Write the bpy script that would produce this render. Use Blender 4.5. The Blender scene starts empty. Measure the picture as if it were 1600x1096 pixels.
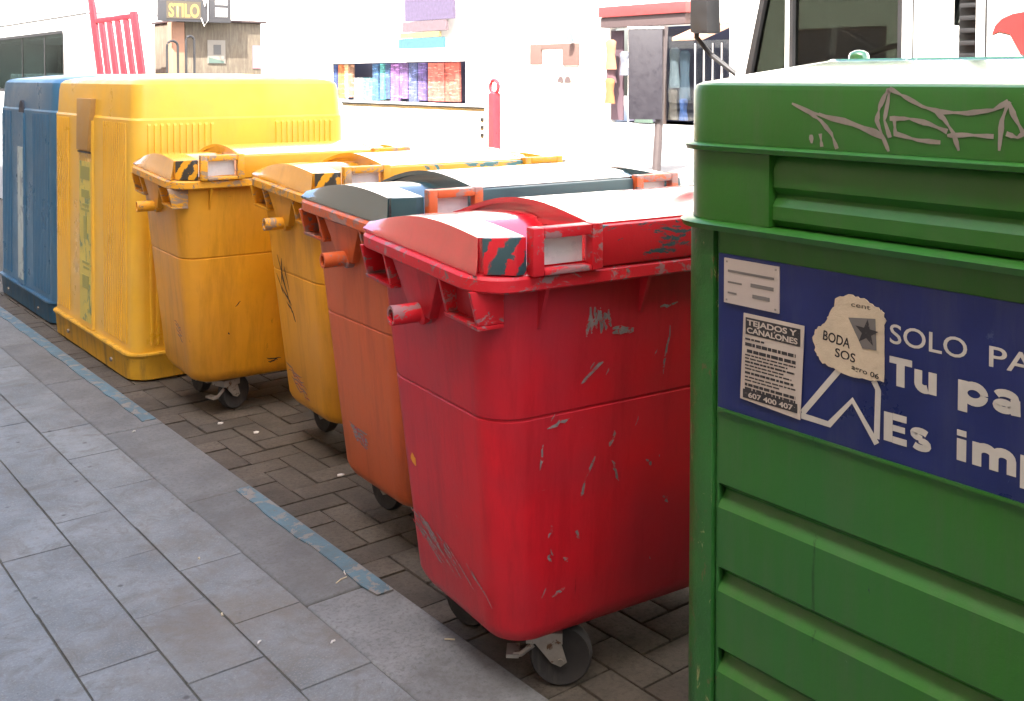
import bpy, bmesh, math, random
from mathutils import Vector, Matrix
random.seed(7)
R = math.radians
scene = bpy.context.scene
COL = scene.collection

# ------------------------------------------------------------------ camera
cam_d = bpy.data.cameras.new('camera'); cam = bpy.data.objects.new('camera', cam_d); COL.objects.link(cam)
cam.location = (0, 0, 1.65); cam.rotation_euler = (R(88.0), 0, R(-38.2))
cam_d.sensor_width = 36.0; cam_d.lens = 37.125; cam_d.shift_y = -0.23125
cam_d.clip_start = 0.05; cam_d.clip_end = 500
scene.camera = cam

# ------------------------------------------------------------------ light
SUN_EL = R(52); SUN_AZ = R(240)          # clockwise from +Y: the sun stands behind the camera's own building
sdir = Vector((math.sin(SUN_AZ)*math.cos(SUN_EL), math.cos(SUN_AZ)*math.cos(SUN_EL), math.sin(SUN_EL)))
w = bpy.data.worlds.new('World'); scene.world = w; w.use_nodes = True
wn = w.node_tree.nodes; wl = w.node_tree.links
sky = wn.new('ShaderNodeTexSky'); sky.sky_type = 'NISHITA'; sky.sun_disc = False
sky.sun_elevation = SUN_EL; sky.sun_rotation = SUN_AZ; sky.air_density = 1.0; sky.dust_density = 5.0; sky.ozone_density = 0.3
bg = wn['Background']; bg.inputs['Strength'].default_value = 0.15
wl.new(sky.outputs[0], bg.inputs['Color'])
sun_d = bpy.data.lights.new('sun', 'SUN'); sun = bpy.data.objects.new('sun', sun_d); COL.objects.link(sun)
sun_d.energy = 5.0; sun_d.angle = R(0.53); sun_d.color = (1.0, 0.95, 0.87)
sun.rotation_euler = sdir.to_track_quat('Z', 'Y').to_euler(); sun.location = sdir*30
vs = scene.view_settings
vs.view_transform = 'Standard'; vs.look = 'None'; vs.gamma = 1.0; vs.exposure = 2.55
try: vs.use_curve_mapping = False
except Exception: pass

# ------------------------------------------------------------------ helpers
def tag(o, label=None, cat=None, group=None, kind=None):
    if label: o['label'] = label
    if cat: o['category'] = cat
    if group: o['group'] = group
    if kind: o['kind'] = kind
    return o
def thing(name, label, cat, loc=(0, 0, 0), rz=0.0, group=None):
    o = bpy.data.objects.new(name, None); COL.objects.link(o); o.empty_display_size = .1
    o.location = loc; o.rotation_euler = (0, 0, rz)
    return tag(o, label, cat, group)
class MB:
    """collects solids in thing-local coordinates and links them as ONE mesh object"""
    def __init__(s): s.v = []; s.f = []
    def add(s, vs_, fs):
        o = len(s.v); s.v += [tuple(p) for p in vs_]; s.f += [tuple(i+o for i in f) for f in fs]; return s
    def box(s, x0, x1, y0, y1, z0, z1, M=None):
        p = [(x0,y0,z0),(x1,y0,z0),(x1,y1,z0),(x0,y1,z0),(x0,y0,z1),(x1,y0,z1),(x1,y1,z1),(x0,y1,z1)]
        if M: p = [M @ Vector(q) for q in p]
        return s.add(p, [(0,3,2,1),(4,5,6,7),(0,1,5,4),(1,2,6,5),(2,3,7,6),(3,0,4,7)])
    def loft(s, rings, caps=True):
        n = len(rings[0]); o = len(s.v)
        for r in rings: s.v += [tuple(p) for p in r]
        for k in range(len(rings)-1):
            for i in range(n):
                j = (i+1) % n
                s.f.append((o+k*n+i, o+k*n+j, o+(k+1)*n+j, o+(k+1)*n+i))
        if caps:
            s.f.append(tuple(o+i for i in reversed(range(n))))
            s.f.append(tuple(o+(len(rings)-1)*n+i for i in range(n)))
        return s
    def prism(s, poly, axis, a0, a1):
        """poly: 2D points in the two other axes (cyclic order), extruded along axis"""
        def P(p, a):
            return {'x': (a, p[0], p[1]), 'y': (p[0], a, p[1]), 'z': (p[0], p[1], a)}[axis]
        return s.loft([[P(p, a0) for p in poly], [P(p, a1) for p in poly]])
    def tube(s, pts, r, n=8, close=False, caps=True):
        pts = [Vector(p) for p in pts]; rings = []; m = len(pts)
        for i, p in enumerate(pts):
            if close: d = pts[(i+1) % m]-pts[i-1]
            else: d = pts[min(i+1, m-1)]-pts[max(i-1, 0)]
            d.normalize()
            up = Vector((0,0,1)) if abs(d.z) < .9 else Vector((1,0,0))
            a = d.cross(up).normalized(); b = a.cross(d)
            rr = r[i] if isinstance(r, (list, tuple)) else r
            rings.append([p+a*rr*math.cos(2*math.pi*k/n)+b*rr*math.sin(2*math.pi*k/n) for k in range(n)])
        if close: rings.append(rings[0])
        return s.loft(rings, caps and not close)
    def xf(s, M, start=0):
        s.v[start:] = [tuple(M @ Vector(p)) for p in s.v[start:]]; return s
    def mesh(s, name, m, bevel=0, smooth=35, segs=2):
        me = bpy.data.meshes.new(name); me.from_pydata(s.v, [], s.f); me.update()
        bm = bmesh.new(); bm.from_mesh(me)
        bmesh.ops.recalc_face_normals(bm, faces=bm.faces)
        if bevel:
            ed = [e for e in bm.edges if len(e.link_faces) == 2 and e.calc_face_angle(0) > R(35)]
            if ed: bmesh.ops.bevel(bm, geom=ed, offset=bevel, segments=segs, affect='EDGES', profile=.6, clamp_overlap=True)
        bm.to_mesh(me); bm.free()
        if smooth:
            me.polygons.foreach_set('use_smooth', [True]*len(me.polygons))
            me.set_sharp_from_angle(angle=R(smooth))
        if m: me.materials.append(m)
        return me
    def build(s, name, m, parent=None, bevel=0, smooth=35, segs=2):
        o = bpy.data.objects.new(name, s.mesh(name, m, bevel, smooth, segs)); COL.objects.link(o)
        if parent: o.parent = parent
        return o
def inst(name, me, parent=None, loc=(0,0,0), rz=0.0, rx=0.0, ry=0.0):
    o = bpy.data.objects.new(name, me); COL.objects.link(o)
    if parent: o.parent = parent
    o.location = loc; o.rotation_euler = (rx, ry, rz); return o
def rring(a, b, r, z, n=6, cx=0, cy=0):
    out = []
    for (sx, sy, a0) in ((1,-1,-90),(1,1,0),(-1,1,90),(-1,-1,180)):
        for k in range(n+1):
            t = R(a0+90*k/n); out.append((cx+sx*(a-r)+r*math.cos(t), cy+sy*(b-r)+r*math.sin(t), z))
    return out
def panel_hole(mb, y0, y1, z0, z1, hy0, hy1, hz0, hz1, r, x0, x1, slant=0.0):
    """a flat panel in the YZ plane, x0..x1 thick, with a rounded window hole; slant shears y with z"""
    inn = [(p[0]+(hy0+hy1)/2, p[1]+(hz0+hz1)/2) for p in rring((hy1-hy0)/2, (hz1-hz0)/2, r, 0, 4)]
    out = []
    for k, (y, z) in enumerate(inn):
        q = k // 5; j = k % 5
        cy, cz = [(y1,z0),(y1,z1),(y0,z1),(y0,z0)][q]
        if j == 2: out.append((cy, cz))
        else:
            horiz = (j < 2) if q in (0, 2) else (j > 2)   # point belongs to a horizontal side
            out.append((y, cz) if horiz else (cy, z))
    def L(p, x): return (x, p[0]+slant*(p[1]-z0), p[1])
    mb.loft([[L(p,x0) for p in out],[L(p,x0) for p in inn],[L(p,x1) for p in inn],[L(p,x1) for p in out],[L(p,x0) for p in out]], False)
    return mb
def ring_frame(mb, hy0, hy1, hz0, hz1, r, t, x0, x1, slant=0.0, zb=None):
    zb = hz0 if zb is None else zb
    def RR(d): return [(p[0]+(hy0+hy1)/2, p[1]+(hz0+hz1)/2) for p in rring((hy1-hy0)/2+d, (hz1-hz0)/2+d, max(r+d,.005), 0, 4)]
    A, B = RR(0), RR(-t)
    def L(p, x): return (x, p[0]+slant*(p[1]-zb), p[1])
    mb.loft([[L(p,x0) for p in A],[L(p,x0) for p in B],[L(p,x1) for p in B],[L(p,x1) for p in A],[L(p,x0) for p in A]], False)
    return mb
def rounded_slab(mb, hy0, hy1, hz0, hz1, r, x0, x1, slant=0.0, zb=0):
    A = [(p[0]+(hy0+hy1)/2, p[1]+(hz0+hz1)/2) for p in rring((hy1-hy0)/2, (hz1-hz0)/2, r, 0, 4)]
    mb.loft([[(x0, p[0]+slant*(p[1]-zb), p[1]) for p in A], [(x1, p[0]+slant*(p[1]-zb), p[1]) for p in A]])
    return mb

# ------------------------------------------------------------------ materials
class NT:
    def __init__(s, name):
        s.m = bpy.data.materials.new(name); s.m.use_nodes = True
        s.t = s.m.node_tree; s.p = s.t.nodes['Principled BSDF']; s.tc = s.t.nodes.new('ShaderNodeTexCoord')
    def n(s, typ, **kw):
        nd = s.t.nodes.new(typ)
        for k, v in kw.items():
            if k in nd.inputs: nd.inputs[k].default_value = v
            else: setattr(nd, k, v)
        return nd
    def l(s, a, b): s.t.links.new(a, b)
    def coords(s, scale=(1,1,1), rot=(0,0,0), loc=(0,0,0)):
        mp = s.n('ShaderNodeMapping'); mp.inputs['Scale'].default_value = scale; mp.inputs['Rotation'].default_value = rot
        mp.inputs['Location'].default_value = loc
        s.l(s.tc.outputs['Object'], mp.inputs[0]); return mp.outputs[0]
    def noise(s, vec, scale, detail=5, rough=.6, dist=0):
        nd = s.n('ShaderNodeTexNoise'); nd.inputs['Scale'].default_value = scale; nd.inputs['Detail'].default_value = detail
        nd.inputs['Roughness'].default_value = rough; nd.inputs['Distortion'].default_value = dist
        s.l(vec, nd.inputs['Vector']); return nd.outputs['Fac']
    def rng(s, fac, a, b, c=0.0, d=1.0, smooth=False):
        nd = s.n('ShaderNodeMapRange'); nd.clamp = True
        if smooth: nd.interpolation_type = 'SMOOTHSTEP'
        for i, v in enumerate((a, b, c, d)): nd.inputs[i+1].default_value = v
        s.l(fac, nd.inputs[0]); return nd.outputs[0]
    def mix(s, fac, A, B, mode='MIX'):
        nd = s.n('ShaderNodeMix'); nd.data_type = 'RGBA'; nd.blend_type = mode
        if isinstance(fac, float): nd.inputs[0].default_value = fac
        else: s.l(fac, nd.inputs[0])
        for k, v in ((6, A), (7, B)):
            if isinstance(v, (tuple, list)): nd.inputs[k].default_value = (*v[:3], 1)
            else: s.l(v, nd.inputs[k])
        return nd.outputs[2]
    def math(s, op, a, b):
        nd = s.n('ShaderNodeMath'); nd.operation = op
        for i, v in enumerate((a, b)):
            if isinstance(v, (int, float)): nd.inputs[i].default_value = v
            else: s.l(v, nd.inputs[i])
        return nd.outputs[0]
    def bump(s, h, strength=.2, dist=.01):
        b = s.n('ShaderNodeBump'); b.inputs['Strength'].default_value = strength; b.inputs['Distance'].default_value = dist
        s.l(h, b.inputs['Height']); s.l(b.outputs[0], s.p.inputs['Normal'])
def scale_c(c, k): return tuple(min(1, x*k) for x in c)
def paint(name, base, rough=.4, var=.18, vscale=5, chips=(), dirt=None, bump=.12, bscale=60, metallic=0.0, spec=.5, rvar=.15, coat=0.0, fade=None, seed=0.0, randv=0.0):
    """chips: list of (colour, threshold, scale, stretch) ; dirt: (colour, lo, hi, amount) ; fade: (colour, amount)"""
    t = NT(name); v = t.coords(loc=(seed, seed*.7, seed*.3))
    n1 = t.noise(v, vscale, 6, .65)
    c = t.mix(t.rng(n1, .3, .7), scale_c(base, 1-var), scale_c(base, 1+var))
    if randv:
        oi = t.n('ShaderNodeObjectInfo')
        c = t.mix(t.rng(oi.outputs['Random'], 0, 1), t.mix(1.0, c, (1-randv,)*3, 'MULTIPLY'), c)
    if fade: c = t.mix(t.rng(t.noise(t.coords(loc=(seed+3, 1, 2)), 2.2, 3), .4, .75, 0, fade[1]), c, fade[0])
    if dirt:
        d = t.noise(t.coords(scale=(9, 9, 1.1), loc=(seed, 0, seed)), 1.6, 7, .7)
        c = t.mix(t.rng(d, dirt[1], dirt[2], 0, dirt[3]), c, dirt[0])
    rf = t.rng(n1, .3, .7, max(.03, rough-rvar), min(1, rough+rvar))
    for i, ch in enumerate(chips):
        st = ch[3] if len(ch) > 3 else (1, 1, 1)
        cn = t.noise(t.coords(scale=st, loc=(seed*1.3+i*7.1, i*3.3, seed)), ch[2], 9, .72, .6)
        k = t.rng(cn, ch[1], ch[1]+.025)
        c = t.mix(k, c, ch[0])
    t.l(c, t.p.inputs['Base Color']); t.l(rf, t.p.inputs['Roughness'])
    t.p.inputs['Metallic'].default_value = metallic; t.p.inputs['Specular IOR Level'].default_value = spec
    if coat: t.p.inputs['Coat Weight'].default_value = coat; t.p.inputs['Coat Roughness'].default_value = .12; t.p.inputs['Coat IOR'].default_value = 1.5 if coat < 1 else 1.9
    if bump: t.bump(t.math('ADD', t.noise(v, bscale, 6, .7), t.math('MULTIPLY', t.noise(v, bscale*.12, 3), .8)), bump, .006)
    return t.m
def plain(name, base, rough=.6, metallic=0.0, var=.1):
    return paint(name, base, rough, var, 8, bump=.05, metallic=metallic)
def glass(name, tint=(.75,.82,.8), amount=.85):
    t = NT(name); tr = t.n('ShaderNodeBsdfTransparent'); gl = t.n('ShaderNodeBsdfGlossy'); mx = t.n('ShaderNodeMixShader'); fr = t.n('ShaderNodeFresnel')
    tr.inputs[0].default_value = (*scale_c(tint, amount), 1); gl.inputs['Roughness'].default_value = .03
    t.t.nodes.remove(fr); lw = t.n('ShaderNodeLayerWeight'); lw.inputs['Blend'].default_value = .5
    fz = t.math('ADD', t.math('MULTIPLY', t.math('POWER', lw.outputs['Facing'], 4.0), .35), .05)
    out = [n for n in t.t.nodes if n.type == 'OUTPUT_MATERIAL'][0]
    t.l(fz, mx.inputs[0]); t.l(tr.outputs[0], mx.inputs[1]); t.l(gl.outputs[0], mx.inputs[2]); t.l(mx.outputs[0], out.inputs[0])
    return t.m
GREY = (.30, .27, .26); GRIME = (.07, .055, .04)
M = {}
# setting
t = NT('pavement_slab'); v = t.coords(); oi = t.n('ShaderNodeObjectInfo')
wv = t.n('ShaderNodeVectorMath'); wv.operation = 'ADD'; t.l(v, wv.inputs[0]); t.l(oi.outputs['Location'], wv.inputs[1]); W = wv.outputs[0]
c = t.mix(t.rng(t.noise(W, 3.2, 6, .65), .3, .72), (.125, .140, .145), (.238, .258, .262))
c = t.mix(t.rng(oi.outputs['Random'], 0, 1), t.mix(1.0, c, (.84, .84, .84), 'MULTIPLY'), c)
c = t.mix(t.rng(t.noise(W, 26, 8, .75), .50, .72, 0, .8), c, (.14, .133, .123))
c = t.mix(t.rng(t.noise(W, 140, 3, .8), .52, .68, 0, .65), c, (.28, .285, .28))
c = t.mix(t.rng(t.noise(W, 7, 8, .8, 1.0), .50, .64, 0, .7), c, (.115, .110, .098))
c = t.mix(t.rng(t.noise(W, 45, 8, .8), .60, .66, 0, .7), c, (.06, .057, .05))
c = t.mix(t.rng(t.noise(W, 1.1, 6, .7, .5), .52, .68, 0, .8), c, (.14, .122, .097))
vor = t.n('ShaderNodeTexVoronoi'); vor.inputs['Scale'].default_value = 9.0; t.l(W, vor.inputs['Vector'])
sp = t.math('MULTIPLY', t.rng(vor.outputs['Distance'], .05, .11, 1, 0), t.rng(t.noise(W, 2.3, 2), .44, .50))
c = t.mix(t.math('MULTIPLY', sp, .75), c, (.05, .047, .047))
t.l(c, t.p.inputs['Base Color']); t.p.inputs['Roughness'].default_value = .75
t.bump(t.math('ADD', t.noise(W, 90, 6, .7), t.math('MULTIPLY', t.noise(W, 12, 4), 1.5)), .5, .005); M['slab'] = t.m
def stone(name, a, b, dark, rough=.85):
    t = NT(name); v = t.coords(); oi = t.n('ShaderNodeObjectInfo')
    wv = t.n('ShaderNodeVectorMath'); wv.operation = 'ADD'; t.l(v, wv.inputs[0]); t.l(oi.outputs['Location'], wv.inputs[1]); W = wv.outputs[0]
    c = t.mix(t.rng(t.noise(W, 5, 7, .7), .3, .7), a, b)
    c = t.mix(t.rng(oi.outputs['Random'], 0, 1), t.mix(1.0, c, (.72, .72, .72), 'MULTIPLY'), c)
    c = t.mix(t.rng(t.noise(W, 2.0, 6, .7), .5, .68, 0, .75), c, dark)
    c = t.mix(t.rng(t.noise(W, 60, 7, .8), .48, .64, 0, .75), c, dark)
    t.l(c, t.p.inputs['Base Color']); t.p.inputs['Roughness'].default_value = rough
    t.bump(t.noise(W, 70, 6, .7), .5, .006); return t.m
M['kerb'] = stone('kerb_stone', (.135, .142, .144), (.225, .234, .234), (.095, .092, .084))
M['brick'] = stone('bay_paver', (.072, .060, .047), (.122, .102, .078), (.034, .028, .021))
M['joint'] = paint('joint_sand', (.045, .039, .031), .95, .3, 30, bump=.5)
M['pavejoint'] = paint('pavement_joint_dirt', (.085, .085, .07), .95, .4, 12, chips=[((.05,.075,.03), .62, 9)], bump=.5)
M['bluepaint'] = paint('worn_blue_paint', (.085, .15, .185), .7, .3, 9, chips=[((.20, .19, .175), .53, 11, (1, 1, 1)), ((.12, .12, .11), .60, 40, (1, 1, 1))], bump=.4)
M['asphalt'] = paint('asphalt', (.12, .12, .125), .85, .2, 3, bump=.6, bscale=120)
M['farpave'] = paint('far_pavement', (.42, .41, .39), .8, .1, 2, bump=.3)
M['white_wall'] = paint('white_render', (.78, .76, .72), .85, .06, 1.5, bump=.2)
M['cream'] = paint('cream_render', (.62, .56, .46), .85, .08, 1.5, bump=.2)
M['brownwall'] = paint('brown_panel_wall', (.10, .08, .058), .8, .25, 2.5, dirt=((.17, .15, .11), .45, .65, .7), bump=.3)
M['salmon'] = plain('salmon_render', (.26, .14, .09), .8)
M['teal'] = paint('teal_plastic', (.035, .085, .095), .34, .25, 4, dirt=((.16, .17, .15), .55, .75, .5), bump=.08)
M['rubber'] = paint('tyre_rubber', (.022, .021, .021), .75, .2, 20, dirt=((.10, .09, .075), .5, .7, .6))
M['caster'] = paint('dirty_galvanised_steel', (.30, .28, .25), .55, .3, 14, chips=[((.13, .07, .04), .58, 22)], metallic=.5)
M['dark'] = plain('dark_plastic', (.02, .02, .022), .5)
M['white_paint'] = paint('white_vehicle_paint', (.80, .80, .79), .25, .03, 2, bump=.02, coat=.5)
M['black_trim'] = plain('black_trim', (.018, .018, .02), .55)
M['red_metal'] = paint('red_enamel', (.50, .035, .05), .4, .15, 5, chips=[((.3, .22, .2), .68, 20)])
M['red_rack'] = paint('red_rack_enamel', (.26, .012, .022), .5, .15, 5)
M['glass'] = glass('window_glass', (.40, .43, .40), .85)
M['coachglass'] = glass('coach_tinted_glass', (.66, .74, .74), .85)
M['shopglass'] = glass('shop_glass', (.85, .88, .88), .95)
M['seat'] = plain('seat_fabric', (.26, .29, .30), .9); M['lining'] = plain('grey_lining', (.5, .5, .5), .9)
M['glare_white'] = paint('lid_glare_white', (.72, .72, .70), .3, .05, 5, bump=.05)  # white that paints in the sky glare seen through the lid handles
M['chrome'] = plain('mirror_steel', (.5, .5, .52), .15, 1.0)

# ------------------------------------------------------------------ ground
G0 = -0.03                                 # level of the bay where the bins stand
MB().box(-30, 4.0, -60, 170, -.6, -.075).build('ground', M['joint']).__setitem__('kind', 'structure')
o = MB().box(3.45, 20.0, -60, 170, -.4, -.03).build('road', M['asphalt']); tag(o, kind='structure')
o = MB().box(20.0, 60, -60, 170, -.4, .10).build('far_pavement', M['farpave']); tag(o, kind='structure')
pav = MB().box(-3.2, 1.78, -6, 40, -.4, -.007).build('pavement', M['pavejoint']); tag(pav, kind='structure')
SL, SW = .435, .226
slab_meshes = []
for k in range(5):
    mb = MB(); g = .0022+.0005*k
    mb.box(-SW/2+g, SW/2-g, -SL/2+.0012, SL/2-.0012, -.05, 0)
    slab_meshes.append(mb.mesh('slab', M['slab'], .0025, 40, 2))
rows = 0; xr = 1.50; cnt = 0
while xr > -.35:
    off = (0 if rows % 2 == 0 else .2175) + .003*math.sin(rows*5)
    y = 1.24 + off
    y0lim, y1lim = (0.9, 11.0)
    while y < y1lim:
        o = inst('slab', slab_meshes[cnt % 5], pav, (xr-SW/2, y+SL/2, random.uniform(-.0025, .0015)), random.uniform(-.004, .004), random.uniform(-.004, .004), random.uniform(-.005, .005))
        y += SL; cnt += 1
    xr -= SW; rows += 1
mb = MB(); y = 11.2
while y < 40:
    for i in range(9): mb.box(1.5-SW*i-SW+.004, 1.5-SW*i-.004, y, y+SL-.008, -.05, -.001)
    y += SL
tag(mb.build('slab', M['slab'], pav), kind='stuff')
kerb = MB().box(1.497, 1.778, -6, 40, -.4, -.02).build('kerb', M['joint']); tag(kerb, kind='structure')
ks = []
for ln in (1.0,):
    ks.append(MB().box(-.139, .139, -.497, .497, -.25, 0).mesh('kerb_stone', M['kerb'], .012, 40, 3))
y = -2.05
while y < 16:
    inst('kerb_stone', ks[0], kerb, (1.64, y+.5, random.uniform(-.002, .002)), 0, 0, random.uniform(-.004, .004)); y += 1.0
for (a, b) in ((2.86, 3.95), (5.02, 9.6), (-.6, 1.6)):
    n = max(2, int((b-a)/.09)); L = [(1.700+random.uniform(-.006, .006), a+(b-a)*i/n) for i in range(n+1)]
    poly = [(1.7655, a), (1.7655, b)] + L[::-1]
    MB().prism(poly, 'z', .0005, .0052).build('painted_stripe', M['bluepaint'], kerb, 0, 0)
bay = MB().box(1.779, 3.45, -6, 40, -.4, G0-.016).build('parking_bay', M['joint']); tag(bay, kind='structure')
bw = .125
bm_h = MB().box(-bw+.003, bw-.003, -bw/2+.003, bw/2-.003, -.06, 0).mesh('paver', M['brick'], .006, 40, 2)
bm_v = MB().box(-bw/2+.003, bw/2-.003, -bw+.003, bw-.003, -.06, 0).mesh('paver', M['brick'], .006, 40, 2)
rest = MB(); npav = 0
for i in range(-1, 14):
    for j in range(-8, 70):
        x = 1.79+i*bw; y = 1.14+j*bw; cc = (i-j) % 4
        if cc == 0: cx, cy, me, hx, hy = x+bw, y+bw/2, bm_h, bw, bw/2
        elif cc == 3: cx, cy, me, hx, hy = x+bw/2, y+bw, bm_v, bw/2, bw
        else: continue
        if cx-hx < 1.77 or cx+hx > 3.46:
            x0, x1 = max(cx-hx, 1.782), min(cx+hx, 3.448)
            if x1-x0 > .03: rest.box(x0+.004, x1-.004, cy-hy+.004, cy+hy-.004, G0-.06, G0-.001)
            continue
        if 1.75 < cx < 2.85 and 1.6 < cy < 5.75 and npav < 295:
            inst('paver', me, bay, (cx, cy, G0+random.uniform(-.004, .002)), random.uniform(-.012, .012), random.uniform(-.012, .012), random.uniform(-.012, .012)); npav += 1
        else: rest.box(cx-hx+.004, cx+hx-.004, cy-hy+.004, cy+hy-.004, G0-.06, G0-.001+random.uniform(-.002, .001))
tag(rest.build('paver', M['brick'], bay), kind='stuff')

# ------------------------------------------------------------------ wheeled bins
def bin_face(z, side):
    """half sizes of the body at local height z"""
    k = (z-.20)/(1.12-.20)
    return .565+k*.085, .272+k*.068
def make_bin(label, cat, loc, rz, body_m, rim_m, lid_m, flange_m, endflange_m, handle_m, group, caster_rot=(0,0,0,0)):
    T = thing('wheeled_bin', label, cat, loc, rz, group)
    b = MB()
    lv = [(.170,.47,.20,.05),(.173,.515,.235,.08),(.185,.54,.252,.09),(.208,.557,.266,.10),(.230,.566,.273,.10)]
    for z in (.5, .795): a, d = bin_face(z, 0); lv.append((z, a, d, .10))
    a, d = bin_face(.80, 0); lv += [(.798, a-.0005, d-.0005, .10), (.800, a-.003, d-.003, .10), (.804, a-.003, d-.003, .10), (.809, a+.001, d+.001, .10)]
    for z in (.95, 1.15): a, d = bin_face(z, 0); lv.append((z, a, d, .10))
    b.loft([rring(a, d, r, z, 7) for (z, a, d, r) in lv])
    body = b.build('body', body_m, T, 0, 32)
    r_ = MB(); r_.loft([rring(.60,.30,.08,1.147,7), rring(.695,.380,.11,1.147,7), rring(.70,.385,.115,1.152,7), rring(.70,.385,.115,1.180,7), rring(.694,.379,.11,1.187,7), rring(.60,.30,.08,1.187,7), rring(.60,.30,.08,1.147,7)], False)
    r_.build('rim', rim_m, T, 0, 40)
    for s in (-1, 1):
        for yc in (-.245, .245):
            p = MB(); xo = .698; xi = .60
            for (y0, y1, z0, z1) in ((yc-.085, yc-.072, 1.062, 1.149), (yc+.072, yc+.085, 1.062, 1.149), (yc-.085, yc+.085, 1.050, 1.0615)):
                q = [(xi, y0), (xo-(.018 if z1 < 1.1 else 0), y0), (xo-(.018 if z1 < 1.1 else 0), y1), (xi, y1)]
                q0 = [(xi, y0), (xo-.022, y0), (xo-.022, y1), (xi, y1)]
                p.loft([[(s*x, y, z0) for x, y in q0], [(s*x, y, z1) for x, y in (q if z1 < 1.1 else [(xi, y0), (xo, y0), (xo, y1), (xi, y1)])]])
            p.build('lifting_pocket', rim_m, T, .003, 35)
        pl = MB()   # trapezoid plate carrying the trunnion
        top = [(.60,-.14),(.686,-.14),(.686,.14),(.60,.14)]; bot = [(.60,-.055),(.668,-.055),(.668,.055),(.60,.055)]
        pl.loft([[(s*x, y, 1.018) for x, y in bot], [(s*x, y, 1.148) for x, y in top]])
        pl.build('trunnion_plate', body_m, T, .006, 35)
        tr = MB(); xs = s*.64; xe = s*.755
        tr.loft([[(x, rr*math.cos(2*math.pi*k/14), 1.025+rr*math.sin(2*math.pi*k/14)) for k in range(14)] for x, rr in ((xs,.03),(s*.665,.03),(s*.672,.023),(xe,.023),(xe,.016),(s*.73,.015))])
        tr.build('trunnion', rim_m, T, 0, 40)
    for gx_ in (-.50, -.17, .17, .50):
        g = MB(); a, d = bin_face(1.06, 0)
        g.loft([[(gx_-.004, -d+.01, 1.04), (gx_+.004, -d+.01, 1.04), (gx_+.004, -d-.004, 1.04), (gx_-.004, -d-.004, 1.04)],
                [(gx_-.006, -d+.01, 1.149), (gx_+.006, -d+.01, 1.149), (gx_+.006, -.378, 1.149), (gx_-.006, -.378, 1.149)]])
        g.build('gusset', body_m, T, 0, 30)
    # ---- lid: two end sections with handle recess, one raised middle section
    N = 15
    def prof(yf, yb, zf, zb, h, dip=None):
        P = []
        for k in range(N):
            u = k/(N-1); y = yf+(yb-yf)*u; z = zf+(zb-zf)*u+h*math.sin(math.pi*min(1, u*1.02))
            if dip and u < .42: z = dip+(z-dip)*(u/.42)**2*(3-2*u/.42)
            P.append((y, z))
        return P
    Z0 = 1.189
    def col(x, P): return [(x, y, z) for y, z in P] + [(x, P[-1][0], Z0), (x, P[0][0], Z0)]
    L = MB()
    for s in (-1, 1):
        E1 = prof(-.365, .355, 1.284, 1.215, .034); E0 = prof(-.30, .345, 1.276, 1.212, .034)
        flat = [(-.335+.67*k/(N-1), Z0+.008) for k in range(N)]
        def blend(k): return [(a[0]*(1-k)+b_[0]*k, a[1]*(1-k)+b_[1]*k) for a, b_ in zip(flat, E0)]
        def blz(ky, kz): return [(a[0]*(1-ky)+b_[0]*ky, a[1]*(1-kz)+b_[1]*kz) for a, b_ in zip(flat, E0)]
        cols = [(s*.684, flat), (s*.676, blz(.25, .24)), (s*.669, blz(.5, .52)), (s*.663, blz(.8, .80)), (s*.658, E0), (s*.654, E0), (s*.578, E1), (s*.5645, E1)]
        L.loft([col(x, P) for x, P in cols])
        H = prof(-.34, .355, 1.280, 1.213, .032, 1.200)
        L.loft([col(s*.5625, H), col(s*.50, H), col(s*.42, H), col(s*.3525, H)])
    Mm = prof(-.363, .36, 1.300, 1.216, .056)
    L.loft([col(x, Mm) for x in (-.350, -.3495, -.2, 0, .2, .3495, .350)])
    L.build('lid', lid_m, T, 0, 38)
    # dark lip on the raised edge
    for s in (-1, 1):
        lp = MB(); pr = prof(-.363, .36, 1.300, 1.216, .056)
        lp.loft([[(s*x, y, z+dz) for y, z in pr] for x, dz in ((.352,.001),(.363,.003),(.363,-.012),(.352,-.014),(.352,.001))], False)
        lp.build('lid_lip', lid_m, T, 0, 60)
    fl = MB().box(-.345, .345, -.387, -.3635, 1.190, 1.296); fl.build('lid_flange', flange_m, T, .006)
    for s in (-1, 1):
        x0, x1 = sorted((s*.572, s*.615))
        e = MB(); e.loft([[(s*.5655, -.3655, 1.191), (s*.5655, -.382, 1.191), (s*.60, -.382, 1.191), (s*.664, -.335, 1.191), (s*.61, -.31, 1.191)],
                         [(s*.5655, -.3655, 1.285), (s*.5655, -.379, 1.285), (s*.594, -.379, 1.285), (s*.655, -.312, 1.276), (s*.61, -.29, 1.276)]])
        e.build('end_flange', endflange_m, T, .004)
        h = MB(); x0, x1 = sorted((s*.348, s*.562))
        for (ax0, ax1, az0, az1) in ((x0, x0+.034, 1.1885, 1.3085), (x1-.034, x1, 1.1885, 1.3085), (x0+.0345, x1-.0345, 1.280, 1.3075), (x0+.0345, x1-.0345, 1.1885, 1.204)):
            h.box(ax0, ax1, -.405, -.371, az0, az1)
        h.build('handle', handle_m, T, .005)
        MB().box(x0+.038, x1-.038, -.366, -.360, 1.206, 1.276).build('recess_glare', M['glare_white'], T, .002)  # added plate: bright reflection on the lid recess, put in as white colour
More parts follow.
